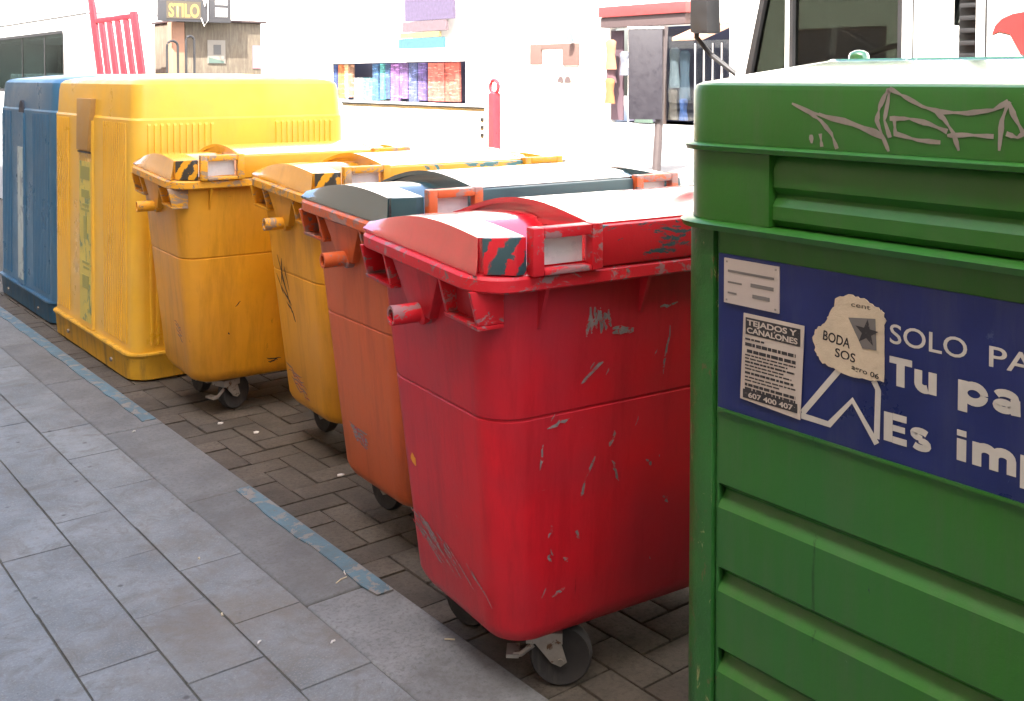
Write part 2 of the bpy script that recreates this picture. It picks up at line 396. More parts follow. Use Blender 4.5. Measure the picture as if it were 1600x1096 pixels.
    # ---- casters
    for k, (cx, cy) in enumerate(((-.37,-.17),(.37,-.17),(-.37,.17),(.37,.17))):
        a = R(caster_rot[k]); Mx = Matrix.Translation((cx, cy, 0)) @ Matrix.Rotation(a, 4, 'Z')
        c_ = MB(); c_.box(-.05, .05, -.045, .045, .132, .162)
        for sy in (-1, 1):
            q = [(-.03, .131), (.045, .131), (.062, .075), (.045, .062), (.02, .072)]
            c_.prism(q, 'y', sy*.028, sy*.032)
        c_.tube([(.045, -.036, .078), (.045, .036, .078)], .008, 8)
        c_.tube([(-.03, -.02, .118), (-.065, -.02, .09), (-.085, -.02, .088)], .008, 6)
        c_.box(-.105, -.07, -.03, .03, .082, .092)
        c_.xf(Mx); cs = c_.build('caster', M['caster'], T, 0, 35)
        wv_ = MB(); wr = []
        for yy, rr in ((-.014,.034),(-.018,.066),(-.024,.080),(-.015,.0865),(0,.088),(.015,.0865),(.024,.080),(.018,.066),(.014,.034)):
            wr.append([(.045+rr*math.cos(2*math.pi*i/24), yy, .088+rr*math.sin(2*math.pi*i/24)) for i in range(24)])
        wv_.loft(wr); wv_.xf(Mx); wv_.build('wheel', M['rubber'], cs, 0, 40)
    for ch in T.children:
        for v_ in ch.data.vertices:
            z = v_.co.z
            if z > .95: v_.co.z = z+.047*(v_.co.y+.385)*min(1, (z-.95)/.1)
    return T

RED = (.60, .011, .022); ORG = (.60, .115, .030); YEL = (.76, .345, .016)
def bin_mats(nm, base, seed, lid, chipc=GREY, flange=None, wear=.66, fade=None):
    body = paint(nm+'_body', base, .38, .10, 2.5, chips=[(chipc, .69, 16, (1,1,.45)), (chipc, .71, 34, (1,1,1)), (scale_c(base,.4), .66, 5, (3,3,.25)), (chipc, .70, 7, (.5,.5,9))], dirt=(scale_c(base, .4), .48, .75, .5), bump=.10, bscale=45, seed=seed, fade=fade, rvar=.08, spec=.35)
    rim = paint(nm+'_rim', base, .42, .12, 4, chips=[(tuple(.3*x+.15 for x in base), .53, 11, (1,1,1.6)), ((.18,.15,.14), .60, 30)], bump=.2, seed=seed+2)
    lidm = paint(nm+'_lid', lid, .16, .15, 3, spec=1.0, coat=1.0, chips=[(chipc, .70, 18)], dirt=(scale_c(lid, .6), .5, .7, .3), bump=.08, bscale=35, seed=seed+4, rvar=.08)
    return body, rim, lidm
TEAL = (.030, .075, .085)
def stripes(name, A, B, freq, off, rough=.4, wear=.07):
    t = NT(name); sx = t.n('ShaderNodeSeparateXYZ'); t.l(t.coords(), sx.inputs[0])
    u = t.math('ADD', t.math('MULTIPLY', sx.outputs[0], freq), t.math('MULTIPLY', sx.outputs[2], -freq*.55))
    u = t.math('ADD', u, t.math('MULTIPLY', t.noise(t.coords(), 22, 6, .7), wear*14))
    k = t.math('FRACT', t.math('ADD', u, off), 0.0)
    k = t.rng(k, .46, .54)
    c = t.mix(k, A, B); c = t.mix(t.rng(t.noise(t.coords(), 30, 6, .7), .6, .66), c, scale_c(A, .8))
    t.l(c, t.p.inputs['Base Color']); t.p.inputs['Roughness'].default_value = rough
    t.bump(t.noise(t.coords(), 50, 5), .1, .005); return t.m
b1, r1m, l1 = bin_mats('red_paint', RED, 1.0, RED, fade=((.27,.032,.048), .65))
f1 = paint('red_flange_worn', scale_c(RED, .8), .4, .2, 3, chips=[(TEAL, .585, 7, (.6, 1, 1.6)), (TEAL, .62, 30)], seed=4.4)
e1 = stripes('red_end_flange_striped', RED, TEAL, 17.0, .35)
b2, r2m, l2 = bin_mats('orange_red_paint', ORG, 5.0, TEAL, fade=((.46,.13,.035), .6))
f2 = paint('teal_flange', TEAL, .4, .2, 3, seed=1.4)
b3, r3m, l3 = bin_mats('yellow_paint', YEL, 8.0, YEL, chipc=(.06,.05,.04), fade=((.56,.27,.06), .45))
b4, r4m, l4 = bin_mats('yellow_paint_scuffed', scale_c(YEL, .95), 11.0, YEL, chipc=(.06,.055,.05), fade=((.56,.27,.06), .45))
f3 = paint('yellow_flange', YEL, .4, .15, 3, chips=[((.03,.06,.07), .68, 9)], seed=2.2)
f4 = paint('yellow_flange_worn', YEL, .4, .15, 3, chips=[((.04,.16,.16), .53, 8, (.7,1,1.4))], seed=6.6)
e4 = stripes('yellow_end_flange_striped', YEL, (.045,.04,.03), 17.0, .15)
GRP = 'four wheeled refuse bins standing in a row in the parking bay'
red_bin = make_bin('scratched bright red wheeled bin nearest the camera, beside the green container', 'bin', (2.235, 2.335, G0), R(-6), b1, r1m, l1, f1, e1, r1m, GRP, (-35, 20, 110, 40))
org_bin = make_bin('orange red wheeled bin with dark teal lid, second behind the bright red one', 'bin', (2.50, 3.25, G0), R(-3), b2, r2m, l2, f2, f2, r2m, GRP, (30, 60, 100, 0))
yel_bin2 = make_bin('yellow wheeled bin with black marker scribble, touching the orange red bin', 'bin', (2.73, 4.20, G0), R(-4), b4, r4m, l4, f4, e4, r4m, GRP, (50, 60, 95, 0))
yel_bin1 = make_bin('clean yellow wheeled bin in front of the big yellow container', 'bin', (2.51, 5.18, G0), R(-4), b3, r3m, l3, f3, e4, r3m, GRP, (20, 60, 95, 0))

# scrapes and pen marks on the bins: thin paint films on the body faces
M['scrape'] = paint('scraped_grey_plastic', (.20, .17, .17), .6, .35, 40, chips=[((.46,.012,.022), .53, 55)])
M['pen'] = plain('black_marker', (.015, .013, .012), .5)
M['orange_spot'] = plain('orange_sticker_rest', (.75, .30, .03), .6)
def film(parent, name, m, strokes, face, width, split=False):
    if split:
        for st in strokes: film(parent, name, m, [st], face, width)
        return
    """strokes: list of polylines [(u, z), ...] on face 'front' (u = local x) or 'end' (u = local y)"""
    mb = MB()
    for st in strokes:
        pts = []
        for (u, z) in st:
            a, d = bin_face(z, 0)
            pts.append(Vector((u, -d-.0012, z)) if face == 'front' else Vector((-a-.0012, u, z)))
        n = Vector((0,-1,0)) if face == 'front' else Vector((-1,0,0))
        rows_ = []
        for i, p in enumerate(pts):
            dd = (pts[min(i+1,len(pts)-1)]-pts[max(i-1,0)]).normalized(); sd = dd.cross(n).normalized()
            w_ = width*random.uniform(.6, 1.3)*(.35 if i in (0, len(pts)-1) and len(pts) > 2 else 1)
            rows_.append((p-sd*w_/2, p+sd*w_/2))
        for i in range(len(rows_)-1):
            (a0, a1), (b0, b1_) = rows_[i], rows_[i+1]
            mb.add([a0, a1, b1_, b0], [(0,1,2,3)])
    o = mb.build(name, m, parent, 0, 0); return o
def jit(p, q, n=5, j=.004):
    return [(p[0]+(q[0]-p[0])*i/n+random.uniform(-j, j), p[1]+(q[1]-p[1])*i/n+random.uniform(-j, j)) for i in range(n+1)]
S = []
for k in range(6): S.append(jit((-.335+.011*k, 1.075-.004*k+.006*(k % 2)), (-.345+.016*k, 1.0+.006*(k % 3))))
S += [jit((-.265, 1.008), (-.185, 1.000)), jit((-.262, 1.0), (-.19, .994))]
film(red_bin, 'scrape', M['scrape'], S, 'front', .012)
S = [jit((-.36,.87),(-.29,.925)), jit((-.06,.99),(-.075,.86)), jit((-.235,.72),(-.25,.68)), jit((-.24,.64),(-.215,.58)), jit((-.30,.66),(-.33,.60)), jit((-.33,.60),(-.34,.56)), jit((-.47,.73),(-.475,.66)), jit((-.46,.77),(-.39,.785)),
     jit((-.35,.47),(-.34,.44)), jit((-.39,.40),(-.37,.385)), jit((-.42,.30),(-.38,.315)), jit((-.12,.62),(-.10,.60)), jit((-.05,.50),(-.035,.48)), jit((-.43,.50),(-.44,.47)), jit((-.1,1.05),(-.04,1.052)), jit((-.44,.42),(-.43,.40))]
film(red_bin, 'scrape', M['scrape'], S, 'front', .008, True)
S = []
for k in range(22):
    u0 = random.uniform(.02, .24); z0_ = .405-.14*(.24-u0)+random.uniform(-.03, .012); ln_ = random.uniform(.05, .17)
    S.append(jit((u0, z0_), (max(-.24, u0-ln_), z0_-ln_*random.uniform(.35, .55)), 7, .003))
S += [jit((-.10,.36),(-.2,.31)), jit((-.13,.35),(-.23,.29))]
film(red_bin, 'scrape', M['scrape'], S, 'end', .0042, True)
S = []
for k in range(46):
    u = -.545+abs(random.gauss(0, .05)) if k < 30 else random.uniform(-.5, .3); z = random.uniform(.26, .98)
    S.append(jit((u, z), (u+random.uniform(-.012, .012), z-random.uniform(.004, .03)), 3, .0018))
o = None
mbs = film(red_bin, 'paint_chips', M['scrape'], [q for q in S if q[0][0] > -.46], 'front', .0034); mbs['kind'] = 'stuff'
film(red_bin, 'sticker_rest', M['orange_spot'], [jit((.178,.585),(.160,.55),3,.006), jit((.186,.57),(.166,.56),2)], 'end', .022)
film(org_bin, 'scrape', M['scrape'], [jit((.14-.01*k,.40-.012*k),(.0,.385-.012*k),6,.007) for k in range(5)], 'end', .009)
film(yel_bin2, 'marker_scribble', M['pen'], [jit((.17,.87),(.10,.72)), jit((.12,.86),(.15,.74)), jit((.15,.80),(.06,.64)), jit((.16,.73),(.05,.66)), jit((.06,.64),(.02,.585)), jit((.11,.67),(.04,.62)), jit((.10,.83),(.07,.72)), jit((.2,.78),(.14,.7))], 'end', .008)
film(yel_bin2, 'scuff', M['scrape'], [jit((.18-.02*k,.36-.02*k),(.02-.02*k,.33-.02*k),6,.01) for k in range(5)], 'end', .006, True)
film(yel_bin1, 'scuff', M['pen'], [jit((-.20,.26),(-.12,.255)), jit((-.19,.24),(-.14,.25)), jit((-.36,.55),(-.34,.57)), jit((-.40,.42),(-.39,.41))], 'front', .006, True)
film(yel_bin1, 'scuff', M['scrape'], [jit((-.05-.01*k,.46-.02*k),(-.15,.44-.02*k),5,.01) for k in range(4)], 'end', .006, True)

# ------------------------------------------------------------------ tall recycling containers with ribbed plastic shells
def make_igloo(label, loc, base, nm, LX, LY, group, kind):
    T = thing('recycling_container', label, 'container', loc, 0, group)     # origin: near left ground corner (min x, min y)
    bm_ = paint(nm+'_shell', base, .36, .10, 3, chips=[(scale_c(base, .25), .72, 25)], dirt=(scale_c(base, .55), .56, .8, .22), bump=.08, seed=len(nm)*1.1, fade=((.62,.46,.16), .35) if base[0] > .5 else ((.10,.17,.24), .5))
    pm = paint(nm+'_plinth', scale_c(base, .8), .5, .15, 4, chips=[(GRIME, .66, 18)], dirt=(GRIME, .5, .75, .7), bump=.2, seed=3)
    cx, cy = LX/2, LY/2
    b = MB()
    lv = [(.155, -.012, .07), (.22, -.014, .07), (1.44, -.024, .07), (1.452, -.032, .07), (1.60, -.040, .07), (1.638, -.048, .07), (1.656, -.066, .08), (1.668, -.11, .10), (1.69, -.30, .16), (1.70, -.48, .1)]
    b.loft([rring(cx+d, cy+d, r, z, 6, cx, cy) for z, d, r in lv])
    b.build('shell', bm_, T, 0, 30)
    p = MB()
    p.loft([rring(cx+d, cy+d, .12, z, 6, cx, cy) for z, d in ((0,-.03),(.012,-.004),(.13,.004),(.150,.016),(.160,.014),(.162,-.03))])
    p.build('plinth', pm, T, 0, 30)
    def dz(z): return -.014-(z-.22)/(1.22)*.010
    def rib_front(x):
        m = MB(); z0, z1 = .20, 1.425
        for z in (z0,): pass
        y0, y1 = -dz(z0), -dz(z1)
        m.loft([[(x-.011, y0+.005, z0), (x-.007, y0-.009, z0), (x+.007, y0-.009, z0), (x+.011, y0+.005, z0)],
                [(x-.011, y1+.005, z1-.015), (x-.007, y1-.009, z1-.015), (x+.007, y1-.009, z1-.015), (x+.011, y1+.005, z1-.015)],
                [(x-.011, y1+.006, z1), (x-.007, y1+.002, z1), (x+.007, y1+.002, z1), (x+.011, y1+.006, z1)]])
        m.build('rib', bm_, T, 0, 30)
    def rib_side(y, z0=.20, z1=1.425):
        m = MB(); x0, x1 = -dz(z0), -dz(z1)
        m.loft([[(x0+.005, y-.011, z0), (x0-.008, y-.007, z0), (x0-.008, y+.007, z0), (x0+.005, y+.011, z0)],
                [(x1+.005, y-.011, z1), (x1-.008, y-.007, z1), (x1-.008, y+.007, z1), (x1+.005, y+.011, z1)]])
        m.build('rib', bm_, T, 0, 30)
    if kind == 'yellow':
        n = 11
        for k in range(n): rib_front(.115+k*.036)
        for k in range(n): rib_front(LX-.125-k*.036)
    for k in range(11): rib_side(.13+k*.038)
    for k in range(6): rib_side(LY-.13-k*.045)
    # central flat strip with slot cover and paper label on the kerb side
    y0, y1 = (.70, .98) if kind == 'yellow' else (.74, .94)
    st = MB(); st.loft([[(-dz(z)+.004, y0, z), (-dz(z)-.012, y0+.012, z), (-dz(z)-.012, y1-.012, z), (-dz(z)+.004, y1, z)] for z in (.165, 1.42)])
    st.build('label_strip', bm_, T, 0, 30)
    cov = plain(nm+'_slot_cover', (.44, .25, .07) if kind == 'yellow' else (.015, .02, .035), .5)
    if kind == 'yellow':
        c_ = MB(); c_.loft([[(.018, y0+.03, 1.24), (-.010, y0+.03, 1.24), (-.010, y1-.03, 1.24), (.018, y1-.03, 1.24)], [(.06, y0, 1.55), (.006, y0, 1.55), (.006, y1, 1.55), (.06, y1, 1.55)]])
        c_.build('slot_cover', cov, T, .004)
        c_ = MB(); c_.box(.0, .03, y0+.02, y1-.02, 1.222, 1.232); c_.build('slot_lip', M['dark'], T)
    else:
        for zc, hh in ((1.42, .09), (1.27, .05)):
            c_ = MB(); c_.loft([[(.05 - d, y0+.1+yy*math.cos(2*math.pi*k/20), zc+hh*math.sin(2*math.pi*k/20)) for k in range(20)] for d, yy in ((0,.07),(.03,.07))]); c_.build('slot', cov, T, 0, 40)
    lab = paint(nm+'_label', (.62, .50, .10) if kind == 'yellow' else (.42, .50, .50), .55, .15, 6, chips=[((.20,.26,.12) if kind == 'yellow' else (.2,.25,.3), .56, 9, (1,1,.6))], seed=2)
    lb = MB(); za, zb = (.20, 1.17) if kind == 'yellow' else (.20, 1.17)
    lb.loft([[(-dz(z)-.011, y0+.03, z), (-dz(z)-.0145, y0+.03, z), (-dz(z)-.0145, y1-.03, z), (-dz(z)-.011, y1-.03, z)] for z in (za, zb)])
    lbo = lb.build('paper_label', lab, T)
    if kind == 'yellow':
        pk = plain('label_print_green', (.34, .32, .09), .7)
        for (za_, zb_, ya_, yb_) in ((1.06, 1.14, .04, .06), (.95, 1.0, .05, .08), (.90, .915, .05, .10), (.87, .885, .05, .07), (.70, .84, .10, .12), (.55, .565, .05, .09), (.52, .535, .05, .11), (.40, .48, .07, .09)):
            MB().box(-dz(za_)-.0165, -dz(zb_)-.0142, y0+ya_, y1-yb_, za_, zb_).build('label_print', pk, lbo)
    for yb in (.35, 1.2):
        s_ = MB(); s_.loft([[(-.004-d, yb+rr*math.cos(2*math.pi*k/10), .07+rr*math.sin(2*math.pi*k/10)) for k in range(10)] for d, rr in ((-.01,.014),(.006,.012))]); s_.build('bolt', M['caster'], T)
    return T
make_igloo('tall yellow ribbed recycling container with paper label strip, between blue container and yellow bin', (1.90, 5.76, G0), (.80, .45, .032), 'yellow_plastic', 1.36, 1.58, 'tall ribbed recycling containers', 'yellow')
make_igloo('tall blue ribbed recycling container with dark round slots, at the far end of the row', (1.93, 7.44, G0), (.034, .135, .25), 'blue_plastic', 1.30, 1.52, 'tall ribbed recycling containers', 'blue')

# ------------------------------------------------------------------ green paper container
GREEN = (.026, .140, .014)
M['green'] = paint('green_enamel', GREEN, .36, .12, 2.2, chips=[((.18,.26,.16), .70, 30), ((.02,.03,.05), .72, 22), ((.012,.075,.010), .64, 4, (2.5,2.5,.2)), ((.09,.17,.07), .70, 6, (.4,.4,8))], dirt=((.06,.13,.045), .46, .72, .6), bump=.22, bscale=11, fade=((.03,.15,.038), .5), rvar=.08)
M['green_worn'] = paint('green_enamel_worn_corner', (.022, .13, .022), .45, .25, 6, chips=[((.30,.31,.13), .615, 16, (1,1,.35)), ((.10,.11,.035), .60, 26, (1,1,.5)), ((.30,.31,.15), .66, 50)], bump=.4)
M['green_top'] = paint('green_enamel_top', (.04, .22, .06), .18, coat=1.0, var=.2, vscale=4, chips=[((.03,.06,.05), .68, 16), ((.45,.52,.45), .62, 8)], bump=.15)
GX, GY = 1.78, 1.66; GL, GD = 1.85, 1.30      # front face x, far end y, length towards -y, depth
green = thing('paper_container', 'large green steel paper container with blue notice panel and grey graffiti', 'container', (GX, GY, G0))
gz_ = -G0
def gring(d, r, z): return rring(GD/2+d, GL/2+d, r, z+gz_, 7, GD/2, -GL/2)
MB().loft([gring(d, r, z) for z, d, r in ((1.505,0,.10),(1.62,0,.10),(1.632,-.004,.10),(1.637,-.012,.10))]).build('upper_band', M['green'], green, 0, 30)
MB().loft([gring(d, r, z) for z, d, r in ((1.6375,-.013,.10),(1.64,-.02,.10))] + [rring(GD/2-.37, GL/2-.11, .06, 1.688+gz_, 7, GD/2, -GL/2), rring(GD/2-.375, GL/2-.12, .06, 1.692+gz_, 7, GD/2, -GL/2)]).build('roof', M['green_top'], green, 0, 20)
MB().loft([gring(d, r, z) for z, d, r in ((1.487,.0,.10),(1.489,.014,.11),(1.499,.016,.11),(1.504,.010,.11),(1.5045,-.02,.1))]).build('upper_lip', M['green'], green, 0, 40)
MB().loft([gring(d, r, z) for z, d, r in ((1.312,-.01,.10),(1.316,.022,.12),(1.328,.026,.12),(1.334,.018,.12),(1.335,-.02,.1))]).build('lower_lip', M['green'], green, 0, 40)
# middle section: core, corner pilaster, recessed ribbed panel
MB().loft([gring(-.04, .08, z) for z in (1.3355, 1.4865)]).build('middle_core', M['green'], green)
pp = MB(); ring = [(.30,-.26),(.30,0),(.10,0)] + [(.10-.10*math.sin(R(a)), -.10+.10*math.cos(R(a))) for a in range(10, 91, 10)] + [(0,-.265),(.035,-.268)]
pp.prism(ring, 'z', 1.3355+gz_, 1.4868+gz_); pp.build('corner_pilaster', M['green'], green, 0, 30)
prof = [(.034, 1.486), (.022, 1.484), (.010, 1.455), (.010, 1.420), (.018, 1.412), (.026, 1.404), (.022, 1.398), (.008, 1.380), (.008, 1.352), (.024, 1.337), (.06, 1.337), (.06, 1.486)]
MB().loft([[(x, y, z+gz_) for x, z in prof] for y in (-.2685, -GL+.10)]).build('ribbed_panel', M['green'], green, 0, 35)
# lower body
MB().loft([gring(-.05, .08, z) for z in (.14, 1.3115)]).build('lower_core', M['green'], green)
ring = [(.20,-.09),(.20,0),(.09,0)] + [(.09-.09*math.sin(R(a)), -.09+.09*math.cos(R(a))) for a in range(10, 91, 10)] + [(.0,-.115),(.012,-.118)]
MB().prism(ring, 'z', .05+gz_, 1.3118+gz_).build('corner_post', M['green_worn'], green, 0, 30)
MB().box(.008, .022, -.130, -.121, .06+gz_, 1.311+gz_).build('corner_seam', M['green_worn'], green, .002)
prof = [(.05, 1.311), (.004, 1.311)]
for zt in (.755, .567, .385, .205): prof += [(.004, zt), (.012, zt-.006), (.026, zt-.016), (.029, zt-.022), (.027, zt-.028), (.012, zt-.044), (.004, zt-.056)]
prof += [(.004, .09), (.05, .09)]
MB().loft([[(x, y, z+gz_) for x, z in prof] for y in (-.1305, -GL+.1)]).build('lower_panel', M['green'], green, 0, 25)
MB().box(-.004, .10, -GL+.02, -GL+.10, .06+gz_, 1.311+gz_).build('corner_post', M['green'], green, .01)
for (yy, xx) in ((-.12, .12), (-GL+.12, .12), (-.12, GD-.12), (-GL+.12, GD-.12)):
    MB().box(xx-.06, xx+.06, yy-.06, yy+.06, 0, .14+gz_).build('foot', M['green'], green, .006)
kn = MB(); kn.loft([[(.46+rr*.7*math.cos(2*math.pi*k/14), -.17+.7*rr*math.sin(2*math.pi*k/14), zz+gz_) for k in range(14)] for rr, zz in ((.035,1.685),(.035,1.70),(.03,1.708),(.018,1.713),(.004,1.715))]); kn.build('knob', M['green_top'], green, 0, 50)
# notice panel with lettering and stickers, all on the x = GX face; right in the picture is -y
def P(Y, z): return (Y-GY, z-G0)
def plate(parent, name, m, y0, y1, z0, z1, x0, x1): return MB().box(x0, x1, y0-GY, y1-GY, z0-G0, z1-G0).build(name, m, parent)
M['blue_panel'] = paint('blue_notice_panel', (.010, .020, .115), .38, .2, 5, chips=[((.05,.07,.16), .64, 7), ((.3,.32,.36), .745, 40)], dirt=((.05,.06,.12), .5, .75, .5), bump=.08)
M['letter'] = paint('cream_lettering', (.52, .50, .45), .55, .1, 8, bump=.05)
M['paper'] = paint('grubby_paper', (.50, .44, .38), .8, .12, 6, bump=.2)
M['paper_torn'] = paint('torn_paper', (.56, .47, .34), .85, .15, 8, chips=[((.34,.28,.2), .66, 22)], bump=.4)
M['ink'] = paint('printed_ink', (.03, .028, .03), .7, .2, 30, chips=[((.35,.3,.27), .62, 60)])
M['greyink'] = plain('grey_print', (.16, .15, .14), .8)
M['platem'] = paint('pale_metal_plate', (.48, .42, .38), .5, .08, 5)
M['graf'] = paint('grey_marker_paint', (.28, .25, .22), .5, .2, 20, chips=[((.03,.16,.04), .66, 45)])
panel = plate(green, 'notice_panel', M['blue_panel'], GY-GL+.12, 1.528, .925, 1.265, -.0005, .0035)
plate(green, 'panel_edge', M['green'], GY-GL+.12, 1.528, .918, .9245, -.003, .0035)
def text_part(parent, s, m, yl, zb, height, width=None, bold=0.0, x=-.0014, name='lettering', rot=0.0, shear=0.0):
    cu = bpy.data.curves.new('t', 'FONT'); cu.body = s; cu.size = 1.0; cu.offset = bold; cu.shear = shear; cu.resolution_u = 4
    ob = bpy.data.objects.new('t', cu); COL.objects.link(ob)
    dg = bpy.context.evaluated_depsgraph_get(); ev = ob.evaluated_get(dg); me = bpy.data.meshes.new_from_object(ev)
    bpy.data.objects.remove(ob); bpy.data.curves.remove(cu)
    xs = [v.co.x for v in me.vertices]; ys = [v.co.y for v in me.vertices]
    x0, x1 = min(xs), max(xs); cap = .73
    sy = height/cap; sx = (width/(x1-x0)) if width else sy
    for v in me.vertices:
        a = (v.co.x-x0)*sx; b = v.co.y*sy
        a, b = a*math.cos(rot)-b*math.sin(rot), a*math.sin(rot)+b*math.cos(rot)
        yy, zz = P(yl-a, zb+b); v.co = (x, yy, zz)
    me.name = name; me.materials.append(m)
    o = bpy.data.objects.new(name, me); COL.objects.link(o); o.parent = parent; return o
text_part(panel, 'SOLO', M['letter'], 1.110, 1.150, .038, .152, .006)
text_part(panel, 'PAPEL', M['letter'], .918, 1.147, .038, .185, .006)
def strokes_plane(parent, name, m, lines, width, x, taper=True):
    mb = MB()
    for k_, st in enumerate(lines):
        pts = [Vector((0, *P(a, b))) for a, b in st]; L_ = []
        for i, p in enumerate(pts):
            d = (pts[min(i+1,len(pts)-1)]-pts[max(i-1,0)]).normalized(); sd = d.cross(Vector((-1,0,0))).normalized()
            w_ = width*(random.uniform(.8, 1.1)*(.45+.75*abs(math.sin(1.3*k_+.55*i))) if taper else 1)
            L_.append((p-sd*w_/2, p+sd*w_/2))
        for i in range(len(L_)-1):
            mb.add([(x-.00004*k_, q.y, q.z) for q in (L_[i][0], L_[i][1], L_[i+1][1], L_[i+1][0])], [(0,1,2,3)])
    return mb.build(name, m, parent, 0, 0)
def ell(cx, cz, rx, rz, a0, a1, n=14): return [(cx+rx*math.cos(R(a0+(a1-a0)*i/n)), cz+rz*math.sin(R(a0+(a1-a0)*i/n))) for i in range(n+1)]
GLY = {  # heavy grotesque letters as strokes: (advance, [(width, points)...]); x-height 1, cap height 1.33
 'T': (1.12, [(.30, [(0,1.18),(1.06,1.18)]), (.40, [(.53,1.04),(.53,0)])]),
 'E': (1.02, [(.40, [(.20,1.33),(.20,0)]), (.28, [(.39,1.19),(.96,1.19)]), (.25, [(.39,.68),(.90,.68)]), (.28, [(.39,.14),(.98,.14)])]),
 'u': (1.10, [(.37, [(.19,1.0),(.19,.42)] + ell(.48,.40,.29,.24,180,300,8)), (.38, [(.84,1.0),(.84,0)])]),
 'p': (1.16, [(.38, [(.19,1.0),(.19,-.38)]), (.31, ell(.58,.50,.36,.355,0,360,22))]),
 'a': (1.08, [(.26, ell(.40,.29,.26,.165,0,360,18)), (.28, ell(.46,.68,.32,.19,165,0,9)+[(.78,.55)]), (.36, [(.78,.66),(.80,0)])]),
 'e': (1.08, [(.29, ell(.52,.5,.36,.36,0,318,20)), (.2, [(.30,.47),(.98,.47)])]),
 'l': (.52, [(.38, [(.22,1.33),(.22,0)])]),
 's': (.98, [(.27, ell(.46,.72,.29,.155,28,270,10)+ell(.48,.29,.30,.165,90,-150,10))]),
 'i': (.54, [(.38, [(.22,.95),(.22,0)]), (.38, [(.22,1.33),(.22,1.07)])]),
 'm': (1.62, [(.36, [(.19,1.0),(.19,0)]), (.35, ell(.50,.60,.29,.25,160,0,8)+[(.79,0)]), (.35, ell(1.10,.60,.29,.25,160,0,8)+[(1.39,0)])]),
 'n': (1.10, [(.36, [(.19,1.0),(.19,0)]), (.35, ell(.53,.60,.31,.25,160,0,8)+[(.84,0)])]),
 'o': (1.12, [(.31, ell(.53,.5,.37,.36,0,360,22))]),
 'r': (.76, [(.36, [(.19,1.0),(.19,0)]), (.3, ell(.62,.55,.42,.30,170,80,6))]),
 't': (.70, [(.36, [(.32,1.25),(.32,.3)] + ell(.54,.28,.22,.14,180,290,5)), (.24, [(.02,.88),(.64,.88)])]) }
def heavy(parent, s, yl, zb, xh, sx=1.0):
    x = 0.0
    for ch in s:
        adv, sts = GLY[ch]
        for q, (w_, pts) in enumerate(sts):
            strokes_plane(parent, 'letter_stroke', M['letter'], [[(yl-(x+px)*xh*sx, zb+pz*xh) for px, pz in pts]], w_*xh*(.5+.5*sx), -.0014-.00006*q, False)
        x += adv+.04
heavy(panel, 'Tu', 1.110, 1.071, .0405, 1.08)
heavy(panel, 'papel', .975, 1.071, .0405, 1.30)
heavy(panel, 'Es', 1.121, .962, .0415, 1.20)
heavy(panel, 'importante', .977, .966, .0415, 1.24)
arrow = [[(1.305,.967),(1.217,1.077)],[(1.143,1.070),(1.133,1.054),(1.135,.960)],[(1.1345,.950),(1.189,1.021),(1.241,.960),(1.308,.961)]]
strokes_plane(panel, 'star_outline', M['letter'], arrow, .0125, -.0016, False)
GRAF = [[(1.338, 1.596), (1.299, 1.581), (1.243, 1.568), (1.18, 1.553), (1.129, 1.535)], [(1.299, 1.581), (1.268, 1.563), (1.243, 1.538), (1.23, 1.509)], [(1.273, 1.576), (1.214, 1.565), (1.156, 1.55), (1.133, 1.541)], [(1.291, 1.534), (1.289, 1.517)], [(1.269, 1.537), (1.265, 1.511)], [(1.117, 1.51), (1.129, 1.535), (1.143, 1.567), (1.138, 1.592), (1.127, 1.615), (1.117, 1.628), (1.12, 1.604), (1.127, 1.568), (1.115, 1.536)], [(1.117, 1.628), (1.085, 1.613), (1.05, 1.596), (1.016, 1.587), (0.964, 1.586), (0.917, 1.593), (0.891, 1.608)], [(1.031, 1.592), (1.008, 1.575), (0.989, 1.549), (0.979, 1.519)], [(1.116, 1.572), (1.076, 1.573), (1.037, 1.565), (1.001, 1.552)], [(1.106, 1.568), (1.104, 1.544), (1.058, 1.534), (1.014, 1.532)], [(1.001, 1.545), (0.963, 1.548), (0.916, 1.547)], [(0.891, 1.608), (0.902, 1.575), (0.906, 1.523)], [(0.891, 1.608), (0.881, 1.583), (0.864, 1.554)], [(0.894, 1.553), (0.875, 1.547), (0.854, 1.562), (.80, 1.56)]]
def dense(l):
    out = []
    for a, b in zip(l[:-1], l[1:]):
        for i in range(4): out.append((a[0]+(b[0]-a[0])*i/4, a[1]+(b[1]-a[1])*i/4))
    return out+[l[-1]]
strokes_plane(green, 'graffiti', M['graf'], [dense(l) for l in GRAF], .0085, -.0012)
# metal plate
pt_ = plate(green, 'maker_plate', M['platem'], 1.364, 1.510, 1.160, 1.257, -.0045, -.001)
for (ya, zb, wd, h) in ((1.499, 1.228, .123, .005), (1.499, 1.204, .038, .004), (1.437, 1.204, .06, .008), (1.499, 1.181, .024, .004), (1.432, 1.181, .045, .008)):
    plate(pt_, 'print_line', M['greyink'], ya-wd, ya, zb, zb+h, -.0052, -.0044)
for (ya, zb) in ((1.502, 1.25), (1.372, 1.25), (1.502, 1.167), (1.372, 1.167)): plate(pt_, 'rivet', M['caster'], ya-.002, ya+.002, zb-.002, zb+.002, -.0058, -.0044)
